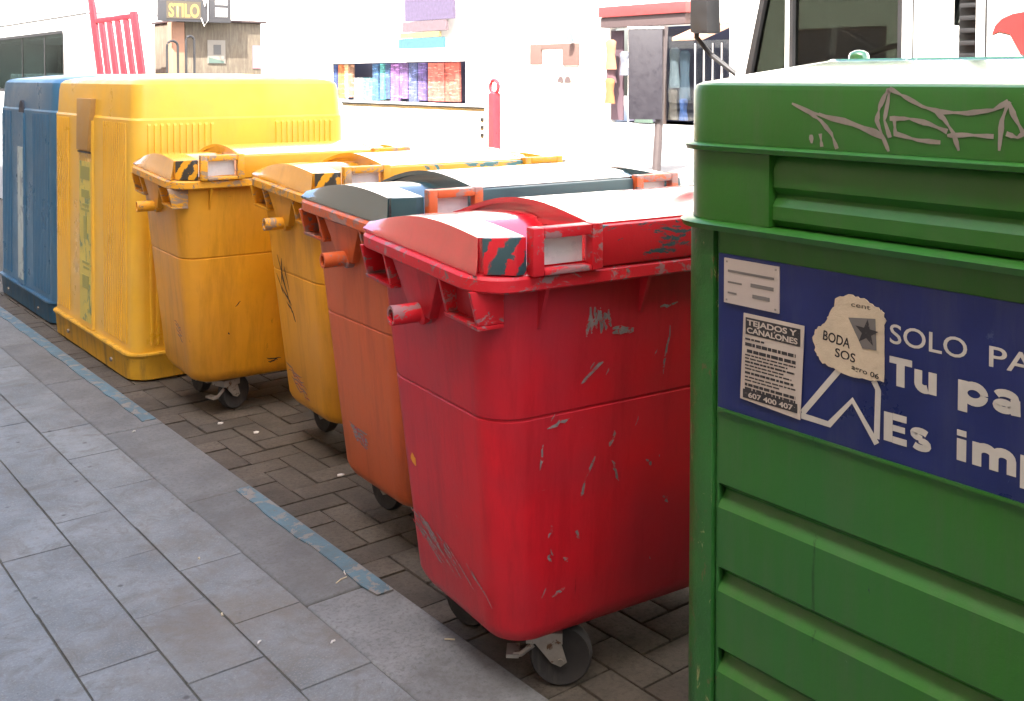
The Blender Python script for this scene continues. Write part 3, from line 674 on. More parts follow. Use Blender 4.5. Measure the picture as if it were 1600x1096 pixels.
# poster
ps = MB(); q = [(1.455,1.146),(1.300,1.146),(1.308,.952),(1.463,.960)]
ps.loft([[(x, *P(a, b)) for a, b in q] for x in (-.0048, -.0036)]); ps = ps.build('flyer', M['paper'], green)
plate(ps, 'print_block', M['ink'], 1.309, 1.449, 1.102, 1.138, -.0056, -.0049)
plate(ps, 'print_block', M['ink'], 1.315, 1.455, .964, .983, -.0056, -.0049)
text_part(ps, 'TEJADOS Y', M['paper'], 1.445, 1.1225, .012, .128, .03, -.0062)
text_part(ps, 'CANALONES', M['paper'], 1.445, 1.106, .012, .130, .03, -.0062)
text_part(ps, '607 400 407', M['paper'], 1.440, .968, .011, .115, .03, -.0062)
for (z, wd, hh, of) in ((1.094,.05,.004,0),(1.084,.13,.007,.0),(1.070,.125,.007,.005),(1.059,.13,.003,0),(1.052,.11,.003,.0),(1.045,.128,.004,0),(1.037,.10,.003,0),(1.030,.12,.003,0),(1.022,.125,.005,0),(1.012,.13,.003,0),(1.005,.09,.003,0),(.997,.13,.006,0),(.988,.13,.005,0)):
    y_ = 1.450-of+.0; n_ = max(3, int(wd/.014)); x_ = y_
    mb = MB()
    while x_ > y_-wd:
        l_ = random.uniform(.006, .018); a_ = max(x_-l_, y_-wd)
        mb.box(-.0054, -.0049, a_-GY, x_-GY, z-hh-G0, z-G0); x_ = a_-random.uniform(.0015, .003)
    mb.build('print_line', M['ink'], ps)
# torn sticker with a star picture
TORN = [(1.225, 1.217), (1.201, 1.226), (1.173, 1.225), (1.141, 1.215), (1.124, 1.206), (1.117, 1.19), (1.121, 1.181), (1.12, 1.147), (1.119, 1.074), (1.155, 1.068), (1.203, 1.07), (1.236, 1.075), (1.261, 1.082), (1.274, 1.101), (1.281, 1.125), (1.271, 1.146), (1.25, 1.164), (1.237, 1.188)]
tt = []
for i in range(len(TORN)):
    a, b = TORN[i], TORN[(i+1) % len(TORN)]
    for k in range(5):
        j = .0022 if not (5 <= i <= 7) else .0005
        tt.append((a[0]+(b[0]-a[0])*k/5+random.uniform(-j, j), a[1]+(b[1]-a[1])*k/5+random.uniform(-j, j)))
ts = MB(); ts.loft([[(x, *P(a, b)) for a, b in tt] for x in (-.0040, -.0022)]); ts = ts.build('torn_sticker', M['paper_torn'], green, 0, 30)
mb = MB(); mb.loft([[(x, *P(a, b)) for a, b in ((1.198,1.182),(1.139,1.190),(1.136,1.130),(1.166,1.128),(1.176,1.145))] for x in (-.0049, -.0041)]); mb.build('print_block', M['greyink'], ts)
mb = MB(); star = []
for k in range(10):
    rr = .026 if k % 2 == 0 else .0105; an = R(90+36*k-4); star.append((1.157-rr*math.cos(an), 1.160+rr*math.sin(an)))
mb.loft([[(x, *P(a, b)) for a, b in star] for x in (-.0056, -.0050)]); mb.build('print_star', M['ink'], ts)
text_part(ts, 'cent', M['ink'], 1.192, 1.205, .010, .042, .0, -.0046)
for (tx, ya, zz, hh, wd, rr_) in (('BODA', 1.256, 1.128, .020, .062, -.1), ('SOS', 1.228, 1.100, .018, .046, -.08), ('agro 06', 1.190, 1.083, .010, .060, -.12)):
    text_part(ts, tx, M['ink'], ya, zz, hh, wd, .015, -.0046, 'lettering', rr_)

# ------------------------------------------------------------------ white barrier along the carriageway behind the bins
TX = 4.0
trk = thing('street_barrier', 'white panelled street barrier with red end post, beyond the yellow bins', 'barrier', (TX, 5.3, G0))
def tp(mb, name, m, parent=trk, bevel=.012): return mb.build(name, m, parent, bevel)
zo = lambda z: z-G0
for k, (a, b) in enumerate(((.02, 1.95), (2.0, 3.9), (3.95, 5.9))):
    s_ = tp(MB().box(0, .04, a, b, zo(.10), zo(1.465)), 'barrier_panel', M['white_paint'], bevel=.006)
    MB().box(-.012, 0, a+.04, b-.06, zo(1.446), zo(1.458)).build('trim_strip', M['black_trim'], s_)
    for yy in (a+.2, b-.3): MB().box(-.2, .24, yy, yy+.1, zo(G0), zo(.098)).build('foot', M['black_trim'], s_, .01)
tp(MB().box(-.012, .048, -.045, .018, zo(G0), zo(1.55)), 'end_post', M['red_metal'])
p_ = MB(); cpt = [(.018, -.015+.042*math.cos(R(a)), zo(1.588)+.042*math.sin(R(a))) for a in range(0, 360, 24)]; p_.tube(cpt, .012, 6, True); tp(p_, 'post_ring', M['red_metal'], bevel=0)
for zz in (1.27, 1.32, 1.37): tp(MB().box(-.008, .0, .07, .10, zo(zz), zo(zz+.02)), 'latch', M['black_trim'], bevel=0)
# ------------------------------------------------------------------ white coach further up the road
CXX = 9.0
coa = thing('coach', 'white coach with grey tinted side windows at the left, beyond the blue container', 'bus', (CXX, 30.6, G0))
cy_ = lambda Y: Y-30.6
CLEN = 12.0
for xx in (.0, 2.35):
    d = MB(); panel_hole(d, 0, CLEN, zo(.35), zo(3.42), cy_(33.05), CLEN-.6, zo(1.15), zo(3.03), .22, xx, xx+.06); tp(d, 'side_panel', M['white_paint'], coa, 0)
    f_ = MB(); ring_frame(f_, cy_(33.04), CLEN-.59, zo(1.14), zo(3.04), .22, .09, xx-.008, xx+.066); tp(f_, 'window_seal', M['black_trim'], coa, 0)
    for (a, b) in ((33.12, 35.22), (35.38, 38.0), (38.12, 41.9)):
        g_ = MB(); rounded_slab(g_, cy_(a), cy_(b), zo(1.2), zo(2.98), .10, xx+.02, xx+.028); tp(g_, 'side_window', M['coachglass'], coa, 0)
    for yy in (35.3, 38.06): tp(MB().box(xx+.03, xx+.055, cy_(yy)-.07, cy_(yy)+.07, zo(1.16), zo(3.0)), 'window_pillar', M['black_trim'], coa, 0)
rf = MB(); rf.loft([[(x0, -.02, zo(z)), (x1, -.02, zo(z)), (x1, CLEN, zo(z)), (x0, CLEN, zo(z))] for x0, x1, z in ((-.02, 2.43, 3.425), (-.02, 2.43, 3.47), (.10, 2.31, 3.62), (.3, 2.1, 3.68))]); tp(rf, 'roof', M['white_paint'], coa, .03)
tp(MB().box(-.03, -.021, .1, CLEN-.3, zo(3.44), zo(3.458)), 'roof_gutter', M['black_trim'], coa, 0)
tp(MB().box(.061, 2.349, .0, .06, zo(.35), zo(3.42)), 'rear_panel', M['white_paint'], coa); tp(MB().box(.061, 2.349, CLEN-.06, CLEN, zo(.35), zo(3.42)), 'front_panel', M['white_paint'], coa)
tp(MB().box(.061, 2.349, .061, CLEN-.061, zo(.35), zo(.55)), 'floor', M['black_trim'], coa, 0)
for k in range(8):
    for xx in (.25, 1.35): tp(MB().box(xx, xx+.85, 2.6+k*1.05, 2.75+k*1.05, zo(.6), zo(1.75)), 'seat_back', M['seat'], coa, .05)
for yy in (2.2, 9.3):
    for xx in (-.01, 2.1):
        wh = MB(); wh.loft([[(xx+dx, yy+rr*math.cos(2*math.pi*k/28), .48+rr*math.sin(2*math.pi*k/28)) for k in range(28)] for dx, rr in ((0,.25),(.0,.45),(.03,.48),(.29,.48),(.32,.45),(.32,.25))]); tp(wh, 'wheel', M['rubber'], coa, 0)
tp(MB().box(.07, 2.34, .07, CLEN-.07, zo(2.85), zo(3.40)), 'ceiling_lining', M['lining'], coa, .02)
pil = MB(); pil.prism([(cy_(35.6), zo(1.2)), (cy_(36.2), zo(1.2)), (cy_(34.4), zo(2.84)), (cy_(34.1), zo(2.84))], 'x', 1.0, 1.1); tp(pil, 'grab_partition', M['lining'], coa)
# ------------------------------------------------------------------ red barred rack standing by the coach
rkT = thing('barred_rack', 'red rack of slanting bars behind the white coach, left of the kiosk', 'rack', (9.0, 26.3, G0))
def lean(Y, z): return Y-26.3+.36*(z-1.92)
nb = 6
for k in range(nb):
    Yb = 26.45+k*(29.75-26.45)/(nb-1); wb = .23 if k in (0, nb-1) else .17
    mb = MB(); mb.loft([[(.0, lean(Yb-wb, z), zo(z)), (.06, lean(Yb-wb, z), zo(z)), (.06, lean(Yb+wb, z), zo(z)), (.0, lean(Yb+wb, z), zo(z))] for z in (0.12+G0, 4.3 if k == nb-1 else (3.3 if k == 0 else 3.12))])
    mb.build('rack_bar', M['red_rack'], rkT, .006)
for (z0, z1) in ((G0, .118+G0), (3.125, 3.25)):
    mb = MB(); mb.loft([[(-.005, lean(26.65 if z0 > 1 else 26.25, z), zo(z)), (.065, lean(26.65 if z0 > 1 else 26.25, z), zo(z)), (.065, lean(29.55 if z0 > 1 else 29.95, z), zo(z)), (-.005, lean(29.55 if z0 > 1 else 29.95, z), zo(z))] for z in (z0, z1)])
    mb.build('rack_rail', M['red_rack'], rkT, .006)
# tall bent hoops before the kiosk
for k, (xx, hh, ww) in enumerate(((9.15, 2.50, .26), (9.58, 2.62, .20))):
    pts = [(xx-ww/2, 24.6, G0)] + [(xx-ww/2*math.cos(R(a)), 24.6, hh-ww/2+ww/2*math.sin(R(a))) for a in range(0, 181, 20)] + [(xx+ww/2, 24.6, G0)]
    o = MB(); o.tube(pts, .03, 8); o = o.build('metal_hoop', M['dark']); tag(o, ('wider' if k == 0 else 'narrower taller') + ' dark bent metal hoop standing before the brown kiosk', 'metal hoop', 'metal hoops by the kiosk')
# ------------------------------------------------------------------ white lorry behind the green container
RX = 4.8
lor = thing('delivery_lorry', 'white lorry with cab window, black door mirror and red emblem behind green container', 'truck', (RX, 4.1, G0))
ly = lambda Y: Y-4.1
A0, A1 = ly(2.70), ly(4.02)
for xx in (.0, 2.05):
    d = MB()
    d.box(xx, xx+.05, A0, ly(4.02), zo(.6), zo(1.62))                               # door below the window line
    d.prism([(ly(2.70), zo(1.621)), (ly(2.955), zo(1.621)), (ly(2.945), zo(2.85)), (ly(2.70), zo(2.85))], 'x', xx, xx+.05)
    d.prism([(ly(3.945), zo(1.621)), (ly(4.02), zo(1.621)), (ly(3.72), zo(2.85)), (ly(3.62), zo(2.85))], 'x', xx, xx+.05)
    d.box(xx, xx+.05, ly(2.946), ly(3.62), zo(2.62), zo(2.85))
    tp(d, 'cab_side', M['white_paint'], lor, .006)
    f_ = MB(); ring_frame(f_, ly(2.95), ly(3.63), zo(1.64), zo(2.625), .07, .022, xx-.004, xx+.055); tp(f_, 'window_seal', M['black_trim'], lor, 0)
    g_ = MB(); rounded_slab(g_, ly(2.97), ly(3.61), zo(1.66), zo(2.60), .05, xx+.022, xx+.028); tp(g_, 'side_window', M['glass'], lor, 0)
    q = [(ly(3.66), zo(1.64)), (ly(3.92), zo(1.64)), (ly(3.70), zo(2.55)), (ly(3.66), zo(2.58))]
    tp(MB().prism(q, 'x', xx+.022, xx+.028), 'quarter_window', M['glass'], lor, 0)
    tp(MB().prism([(ly(3.632), zo(1.62)), (ly(3.66), zo(1.62)), (ly(3.66), zo(2.62)), (ly(3.632), zo(2.62))], 'x', xx-.003, xx+.05), 'window_divider', M['white_paint'], lor, .003)
    tp(MB().prism([(ly(3.905), zo(1.63)), (ly(3.945), zo(1.63)), (ly(3.66), zo(2.80)), (ly(3.635), zo(2.80))], 'x', xx-.004, xx+.052), 'pillar_seal', M['black_trim'], lor, .003)
    tp(MB().box(xx-.003, xx, ly(2.885), ly(2.892), zo(.7), zo(2.7)), 'door_gap', M['black_trim'], lor, 0)
tp(MB().box(.0, 2.10, ly(2.68), ly(3.75), zo(2.851), zo(2.95)), 'cab_roof', M['white_paint'], lor, .04)
fr = MB(); fr.prism([(ly(3.9), zo(.5)), (ly(4.08), zo(.5)), (ly(4.08), zo(1.60)), (ly(4.02), zo(1.63)), (ly(3.9), zo(1.63))], 'x', .051, 2.049); tp(fr, 'cab_front', M['white_paint'], lor, .01)
ws = MB(); ws.prism([(ly(4.00), zo(1.64)), (ly(4.012), zo(1.64)), (ly(3.71), zo(2.85)), (ly(3.70), zo(2.85))], 'x', .055, 2.045); tp(ws, 'windscreen', M['glass'], lor, 0)
tp(MB().box(.051, 2.049, ly(2.70), ly(2.74), zo(.6), zo(1.9)), 'cab_back', M['white_paint'], lor)
tp(MB().box(.06, 2.04, ly(3.68), ly(3.895), zo(1.35), zo(1.66)), 'dashboard', M['dark'], lor, .03)
st = MB(); cpt = [Vector((.62+.21*math.cos(R(a)), .21*math.sin(R(a)), 0)) for a in range(0, 360, 15)]
Mx = Matrix.Translation((0, ly(3.50), zo(1.73))) @ Matrix.Rotation(R(-28), 4, 'X'); st.tube([Mx @ p for p in cpt], .016, 8, True); st.tube([Mx @ Vector((.42,0,0)), Mx @ Vector((.82,0,0))], .014, 6); st.tube([Mx @ Vector((.62,0,0)), Mx @ Vector((.62,.1,-.3))], .02, 8); tp(st, 'steering_wheel', M['dark'], lor, 0)
for xx in (.3, 1.3): tp(MB().box(xx, xx+.5, ly(2.78), ly(2.92), zo(1.1), zo(1.72)), 'seat_back', M['seat'], lor, .05)
mr = MB(); mr.prism([(ly(4.08), zo(1.90)), (ly(4.22), zo(1.905)), (ly(4.225), zo(2.42)), (ly(4.10), zo(2.42))], 'x', -.16, -.04); mi = tp(mr, 'door_mirror', M['dark'], lor, .02)
am = MB(); am.tube([(-.09, ly(4.225), zo(2.3)), (-.09, ly(4.225), zo(1.88)), (-.05, ly(4.15), zo(1.78)), (.03, ly(4.02), zo(1.66))], .016, 8); tp(am, 'mirror_arm', M['dark'], lor, 0)
tp(MB().box(.06, .20, ly(2.56), ly(2.685), zo(.9), zo(2.9)), 'air_intake', M['dark'], lor, .01)
for k in range(14): tp(MB().box(.035, .06, ly(2.575), ly(2.67), zo(1.62+k*.06), zo(1.64+k*.06), Matrix.Translation((0,0,0))), 'intake_fin', M['black_trim'], lor, .003)
bx_ = tp(MB().box(-.06, 2.2, ly(-2.4), ly(2.545), zo(.95), zo(3.1)), 'cargo_box', M['white_paint'], lor, .03)
tp(MB().box(-.068, -.061, ly(2.48), ly(2.487), zo(1.0), zo(3.0)), 'panel_seam', M['black_trim'], lor, 0)
em = MB(); E_ = [(2.455,1.845),(2.44,1.885),(2.41,1.915),(2.36,1.935),(2.28,1.945),(2.20,1.93),(2.14,1.89),(2.17,1.86),(2.23,1.80),(2.27,1.74),(2.32,1.755),(2.345,1.80),(2.37,1.845),(2.42,1.858)]
em.loft([[(x, ly(a), zo(b)) for a, b in E_] for x in (-.066, -.0605)]); tp(em, 'red_emblem', paint('red_vinyl', (.70,.03,.03), .4, .05, 3, bump=0), lor, 0)
tp(MB().box(.4, 1.7, ly(-2.3), ly(4.0), zo(.5), zo(.945)), 'chassis', M['black_trim'], lor)
for yy in (3.4, .2):
    for xx in (.0, 1.85):
        wh = MB(); wh.loft([[(xx+dx, ly(yy)+rr*math.cos(2*math.pi*k/28), .45+rr*math.sin(2*math.pi*k/28)) for k in range(28)] for dx, rr in ((0,.25),(.0,.42),(.03,.45),(.25,.45),(.28,.42),(.28,.25))]); tp(wh, 'wheel', M['rubber'], lor, 0)

# ------------------------------------------------------------------ far side of the street
FX = 25.0; FZ = .10
M['brickred'] = paint('brown_brick_facing', (.085, .048, .040), .85, .2, 12, bump=.3)
M['fascia_red'] = plain('red_fascia', (.20, .028, .028), .5)
M['lintel'] = plain('brown_lintel', (.05, .032, .032), .7)
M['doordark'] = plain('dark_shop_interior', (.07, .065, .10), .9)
M['signcream'] = plain('sign_cream', (.19, .175, .15), .7)
def hole_wall(T, name, m, Y0, Y1, Z1, oy0, oy1, oz0, oz1, th=.3):
    """street wall (x 0..th) with one opening, pieces butted"""
    mb = MB()
    mb.box(0, th, Y0, oy0, 0, Z1); mb.box(0, th, oy1, Y1, 0, Z1); mb.box(0, th, oy0, oy1, oz1, Z1)
    if oz0 > .01: mb.box(0, th, oy0, oy1, 0, oz0)
    return mb.build(name, m, T, 0, 0)
def upper_windows(T, ys):
  for z0 in (5.8, 9.0, 12.2, 15.4):
    for y in ys:
        w_ = MB().box(-.03, .0, y-.6, y+.6, z0, z0+1.6).build('window', M['lintel'], T, .01)
        MB().box(-.036, -.0305, y-.5, y+.5, z0+.1, z0+1.5).build('pane', plain('dark_pane', (.05,.06,.07), .1), w_)
shopA = thing('shop_building', 'cream shop front with red fascia and dark doorway hung with clothes', 'building', (FX, 24.4, FZ))
hole_wall(shopA, 'wall', M['white_wall'], -45, 3.2, 21, -3.3, 1.95, .0, 3.2)
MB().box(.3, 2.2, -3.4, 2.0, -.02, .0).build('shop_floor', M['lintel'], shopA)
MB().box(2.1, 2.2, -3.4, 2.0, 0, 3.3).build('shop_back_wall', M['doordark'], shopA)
MB().box(-.55, -.002, -2.0, 1.95, 3.55, 3.90).build('fascia', M['fascia_red'], shopA, .02)
MB().box(-.45, -.002, -1.9, 1.95, 3.20, 3.545).build('lintel', M['lintel'], shopA, .02)
aw = MB(); aw.prism([(-1.2, 2.75), (-.002, 3.15), (-.002, 3.05), (-1.2, 2.65)], 'y', -3.3, -2.05); aw.build('awning', M['salmon'], shopA)
MB().box(.05, .10, 1.36, 1.94, .08, 3.12).build('display_board', plain('mauve_board', (.06,.034,.045), .8), shopA)
MB().box(.05, .28, -.43, -.36, .0, 3.15).build('display_board', plain('brown_jamb', (.06,.04,.035), .8), shopA)
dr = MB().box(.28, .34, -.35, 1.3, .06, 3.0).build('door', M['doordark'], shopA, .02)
MB().box(.26, .279, 1.305, 1.355, .0, 3.15).build('door_frame', M['white_wall'], shopA)
MB().box(.20, .215, -1.7, -.45, .15, 3.1).build('shop_window', M['shopglass'], shopA)
for k in range(5): MB().box(.18, .199, -3.2+k*.36, -3.16+k*.36, .9, 2.6).build('glazing_bar', M['white_wall'], shopA)
MB().box(.22, .235, -3.25, -1.75, .8, 2.7).build('shop_window', M['shopglass'], shopA)
upper_windows(shopA, (-21, -17.5, -14, -10.5, -7, -3.5, -.5, 2))
for yy in (-7.2, -11, -14.8, -18.6):
    w_ = MB().box(-.05, -.002, yy-1.4, yy+1.4, .5, 2.9).build('shop_window_frame', M['lintel'], shopA, .02); MB().box(-.056, -.0505, yy-1.3, yy+1.3, .6, 2.8).build('pane', M['doordark'], w_)
shopB = thing('shop_building', 'white shop wall with brown brick sign frame and two arched marks', 'building', (FX, 29.2, FZ))
MB().box(0, .3, -1.58, 5.2, 0, 21).build('wall', M['white_wall'], shopB)
MB().box(-.08, -.002, -1.3, -.45, 1.95, 2.75).build('brick_panel', M['brickred'], shopB, .01); MB().box(-.08, -.002, .75, 1.4, 2.0, 2.75).build('brick_panel', M['brickred'], shopB, .01)
MB().box(-.08, -.002, -.448, .748, 2.55, 2.75).build('brick_panel', M['brickred'], shopB, .01)
MB().box(-.03, -.002, -1.25, -.3, .9, 1.9).build('sign_board', M['signcream'], shopB)
for k in (-.68, -.28-.0):
    a = MB(); P_ = [(k-.02+.16*math.cos(R(an)), 1.35+.22*math.sin(R(an))) for an in range(0, 181, 15)]
    a.prism(P_, 'x', -.05, -.031); a.build('arched_mark', M['lintel'], shopB)
MB().box(-.025, -.002, -1.2, -.35, .3, .75).build('vent_grille', M['signcream'], shopB)
tv = MB(); tv.tube([(-.3, -1.1, 2.8), (-.3, -1.1, 3.5)], [.14, .02], 8); tv.build('hanging_pennant', plain('teal_cloth', (.06,.16,.16), .9), shopB, 0)
upper_windows(shopB, (0, 3.3))
shopC = thing('shop_building', 'long white building with wide display window full of coloured cloth', 'building', (FX, 40.4, FZ))
hole_wall(shopC, 'wall', M['white_wall'], -5.98, 110, 21, -5.6, 6.0, .42, 2.2)
MB().box(1.2, 1.3, -5.7, 6.1, .3, 2.4).build('display_back', M['doordark'], shopC)
MB().box(.0, 1.25, -5.6, 6.0, .395, .418).build('display_floor', M['white_wall'], shopC)
upper_windows(shopC, (-4, 0, 4, 9, 14, 19))
# goods in and before the shops
cols = [((.04,.07,.20),5.62,5.95),((.55,.16,.05),4.95,5.5),((.50,.36,.20),4.55,4.9),((.30,.16,.10),4.1,4.5),((.35,.38,.36),3.2,4.0),((.10,.28,.30),2.3,3.15),((.05,.12,.24),1.75,2.25),((.08,.30,.30),1.2,1.6),((.05,.09,.18),.75,1.1),((.22,.10,.28),.0,.65),((.16,.09,.24),-.75,-.1),((.08,.10,.22),-1.5,-.85),((.10,.07,.2),-2.2,-1.6),((.55,.12,.09),-3.6,-2.4),((.50,.10,.07),-4.7,-3.7)]
nmc = ['navy','orange','beige','brown','grey','teal','blue','green','dark blue','purple','violet','slate','dark violet','red','scarlet']
for k, (c, a, b) in enumerate(cols):
    mb = MB(); n = 7; pts = []
    for i in range(n): pts.append((.30+(.05 if i % 2 else 0)+random.uniform(0,.02), a+(b-a)*i/(n-1)))
    pts2 = [(x+.1, y) for x, y in pts[::-1]]
    mb.prism(pts+pts2, 'z', random.uniform(.43,.6) if k != 4 else .43, 2.15 if k not in (4,5) else 1.5)
    mb.xf(Matrix.Translation((FX, 40.4, FZ)))
    o = mb.build('cloth_hanging', paint('cloth_%d' % k, scale_c(c, .55), .9, .6, 3.5, chips=[(scale_c(c, 1.6), .56, 5, (1,.3,3)), (scale_c(c, .15), .62, 7, (1,2,.6))], bump=.3)); tag(o, nmc[k]+' folded cloth hanging in the wide display window', 'cloth', 'cloth in the display window')
for k, (c, y0, y1, z0, z1) in enumerate((((.17,.13,.24),34.8,38.4,4.0,5.2),((.24,.17,.2),35.3,38.6,3.55,3.98),((.45,.36,.16),35.8,38.8,3.3,3.52),((.08,.24,.30),35.5,38.9,2.85,3.28))):
    mb = MB(); n = 24; top = [(-.5+.02*(i % 2), y0+(y1-y0)*i/n) for i in range(n+1)]
    mb.prism(top+[(-.62, y1), (-.62, y0)], 'z', z0, z1); mb.xf(Matrix.Translation((FX, 0, 0)))
    o = mb.build('textile_banner', plain('banner_%d' % k, scale_c(c, .35), .9, 0, .3)); tag(o, ['dark violet','dusty mauve','mustard','blue green'][k]+' striped textile hung high on the white building', 'banner', 'textiles hung on the white building')
def garment(label, x, y, z, hgt, wd, c, nm):
    mb = MB(); rings = []
    for u, k in ((0,.55),(.08,1.0),(.25,.9),(.5,.75),(.8,.95),(1,1.05)):
        rings.append([(x+.09*k*math.sin(R(a)), y+wd/2*k*math.cos(R(a))*(1+.08*math.sin(R(a*5))), z+hgt*(1-u)) for a in range(0, 360, 20)])
    mb.loft(rings); o = mb.build('garment', plain(nm, scale_c(c, .35), .9, 0, .2), None, 0, 60); tag(o, label, 'garment', 'garments displayed at the shop door')
garment('peach dress hung high beside the dark shop door', FX-.35, 25.95, 1.9, 1.0, .5, (.50,.26,.15), 'g1')
garment('orange dress hung low beside the dark shop door', FX-.35, 26.0, .75, .85, .45, (.62,.20,.07), 'g2')
garment('mauve dress between the peach and orange dresses', FX-.25, 26.05, 1.45, .6, .5, (.20,.10,.12), 'g3')
garment('grey blouse inside the dark doorway', FX-.2, 25.45, 1.7, .8, .4, (.22,.24,.30), 'g4')
garment('pink patterned blouse low in the dark doorway', FX-.2, 25.0, .5, .9, .5, (.45,.16,.18), 'g5')
garment('dull green skirt at the foot of the dark doorway', FX-.25, 24.5, .15, .7, .8, (.10,.17,.13), 'g6')
garment('long grey coat in the dark doorway', FX-.1, 24.55, .9, 2.1, .6, (.11,.10,.12), 'g7')
garment('blue grey coat behind the shop window', FX+.4, 23.3, .9, 1.6, .45, (.12,.18,.26), 'g8')
garment('pale blue shirt behind the shop window', FX+.4, 23.75, 1.3, 1.3, .45, (.30,.36,.42), 'g9')
garment('bright blue bag low behind the shop window', FX+.3, 23.25, .25, .7, .35, (.04,.12,.40), 'g10')
garment('brown skirt low behind the shop window', FX+.4, 23.8, .25, 1.0, .4, (.16,.12,.10), 'g11')
sgp = thing('sign_panel', 'narrow dark sign panel on a brown post in the sunlit street, before the shop door', 'sign', (13.2, 12.75, G0))
pm_ = plain('dark_brown_post', (.055, .042, .042), .6)
pole = MB(); pole.tube([(0, 0, 0), (.10, -.08, 2.55)], [.075, .07], 10); pole.tube([(0,0,0),(0,0,.04)], .15, 12); pole.build('post', pm_, sgp, 0)
pn = MB(); u_ = Vector((-.62, .78, 0)); n_ = Vector((-.78, -.62, 0))
cor = [Vector((.0, .0, 0)) - u_*.06 + n_*.09, Vector((0, 0, 0)) + u_*.52 + n_*.09]
pn.loft([[c + Vector((.04, -.03, z)) for c in (cor[0], cor[1], cor[1]+n_*.05, cor[0]+n_*.05)] for z in (.95, 2.50)]); pn.build('panel', plain('slate_panel', (.014, .012, .018), .55), sgp, .01)
pn = MB(); pn.loft([[c + Vector((.04, -.03, z)) for c in (cor[0]-u_*.02, cor[1]+u_*.02, cor[1]+n_*.06+u_*.02, cor[0]+n_*.06-u_*.02)] for z in (2.502, 2.54)]); pn.build('top_cap', M['white_paint'], sgp)
# kiosk with a dark sign board
kio = thing('kiosk', 'brown kiosk with dark sign board and salmon column across the road', 'kiosk', (9.65, 26.0, G0))
MB().box(.35, 2.4, 0, 2.2, 0, 3.08).build('wall', M['brownwall'], kio, .02)
MB().box(0, .32, -.05, .3, 0, 3.05).build('column', M['salmon'], kio, .02)
MB().box(.30, 2.5, -.12, 2.3, 3.085, 3.14).build('eave', M['lintel'], kio, .01)
sg = MB().box(-.45, 1.42, -.35, -.25, 3.05, 4.3).build('sign_board', plain('slate_sign', (.045,.045,.05), .6), kio, .01)
MB().box(-.25, .62, -.36, -.3505, 3.12, 3.55).build('sign_field', plain('sign_field', (.08,.065,.045), .7), sg)
cu = text_part(sg, 'STILO', plain('sign_yellow', (.30,.22,.06), .6), 0, 0, .33, .78, .03)
for v_ in cu.data.vertices:
    yy, zz = v_.co.y, v_.co.z
    v_.co = (-.20-(yy-P(0,0)[0]), -.3625, 3.17+(zz-P(0,0)[1]))
MB().box(1.0, 1.32, -.36, -.3505, 3.2, 3.42).build('sign_field', M['white_wall'], sg); MB().box(1.0, 1.32, -.36, -.3505, 3.5, 3.75).build('sign_field', M['white_wall'], sg)
cv = MB(); cv.tube([(.62,-.37,3.9),(.72,-.37,3.45),(.80,-.37,3.75),(.80,-.37,3.1),(.70,-.37,2.95),(.62,-.37,3.15)], .014, 6); cv.build('sign_flourish', M['white_wall'], sg, 0)
MB().box(.92, 1.40, -.02, -.002, 2.02, 2.62).build('poster', M['signcream'], kio); MB().box(1.08, 1.28, -.026, -.0205, 2.25, 2.5).build('poster_print', plain('poster_ink', (.08,.08,.08), .8), kio)
MB().prism([(.95,2.03),(1.36,2.03),(1.36,2.08),(.95,2.18)], 'y', -.027, -.021).build('poster_band', plain('poster_green', (.08,.12,.10), .8), kio)
MB().box(2.15, 2.38, -.02, -.002, 1.9, 2.5).build('poster', plain('mauve_poster', (.28,.16,.20), .8), kio)

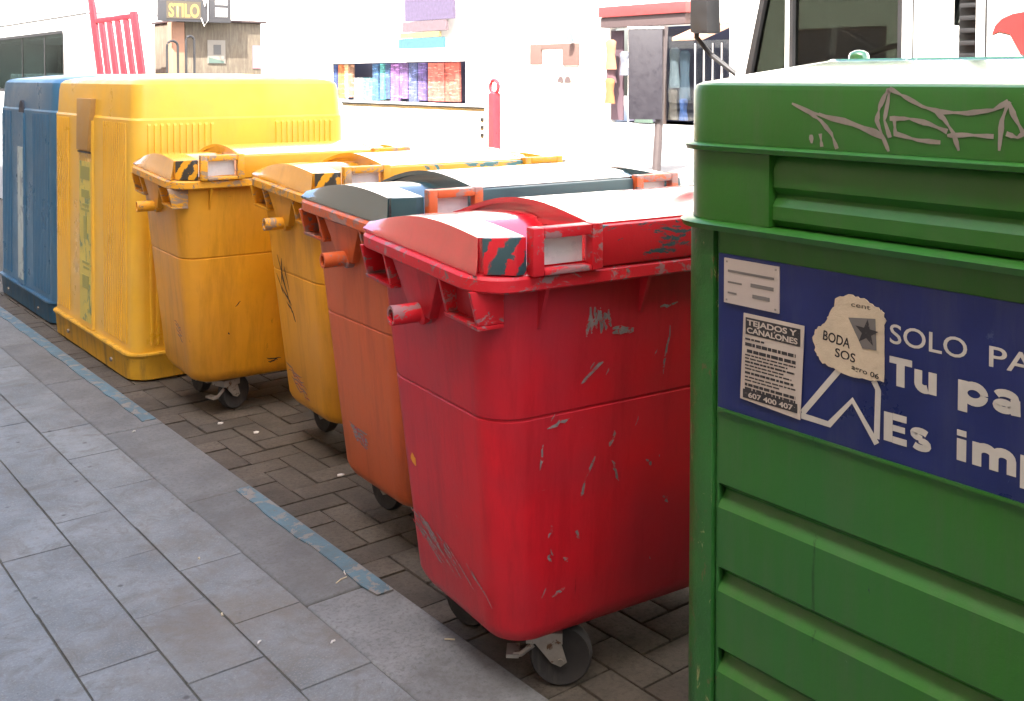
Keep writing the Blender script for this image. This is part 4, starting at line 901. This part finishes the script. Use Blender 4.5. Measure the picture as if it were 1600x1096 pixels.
# ------------------------------------------------------------------ the building behind the camera whose shade lies over pavement and bins
HB = 11.4
own = thing('apartment_building', 'tall ochre apartment building along the near pavement, casting the shade', 'building', (-3.2, 0, 0))
MB().box(-6, 0, -60, 70, -.3, HB).build('wall', paint('ochre_brick_render', (.24, .18, .13), .85, .15, 1.5, bump=.2), own)
MB().box(-.5, .18, -60, 70, HB-.35, HB-.002).build('cornice', M['white_wall'], own)
wm = MB().box(.002, .05, -.55, .55, 0, 1.5).mesh('window', M['lintel'], .01); gm = MB().box(.0505, .056, -.46, .46, .09, 1.41).mesh('pane', plain('own_pane', (.05,.06,.07), .12))
for zz in (4.2, 7.4):
    for k in range(9):
        o = inst('window', wm, own, (0, -9+k*2.6, zz)); inst('pane', gm, o)

# ------------------------------------------------------------------ litter on the pavement
M['straw'] = plain('dry_straw', (.55, .48, .33), .8); M['butt'] = plain('paper_scrap', (.62, .60, .56), .8)
lit = [(1.665, 3.02, .05, 20), (1.70, 3.06, .03, 70), (1.735, 2.50, .03, 140), (1.46, 2.70, .018, 30), (1.36, 3.46, .010, 80), (1.29, 2.83, .02, 45), (1.27, 3.05, .016, 80), (1.62, 4.9, .015, 15)]
for k, (x, y, l_, a) in enumerate(lit):
    Mx = Matrix.Translation((x, y, .003)) @ Matrix.Rotation(R(a), 4, 'Z')
    mb = MB(); mb.tube([Mx @ Vector((-l_/2,0,0)), Mx @ Vector((0,.002,.002)), Mx @ Vector((l_/2,-.001,0))], .0022 if k < 3 else .003, 5)
    o = mb.build('litter_scrap', M['straw'] if k % 2 == 0 else M['butt']); tag(o, 'tiny pale scrap lying on the grey pavement slabs', 'litter', 'scraps of litter on the pavement')
for k, (x, y) in enumerate(((2.02, 4.85), (2.10, 4.62), (1.92, 2.62), (2.3, 2.05), (2.15, 3.9))):
    mb = MB(); a = random.uniform(0, 3)
    mb.prism([(x+.018*math.cos(a+t_)*random.uniform(.6,1), y+.012*math.sin(a+t_)) for t_ in (0,1.2,2.4,3.6,5)], 'z', G0+.001, G0+.006)
    o = mb.build('paper_scrap', M['butt']); tag(o, 'small white paper scrap on the dark pavers between the bins', 'litter', 'paper scraps on the bay pavers')
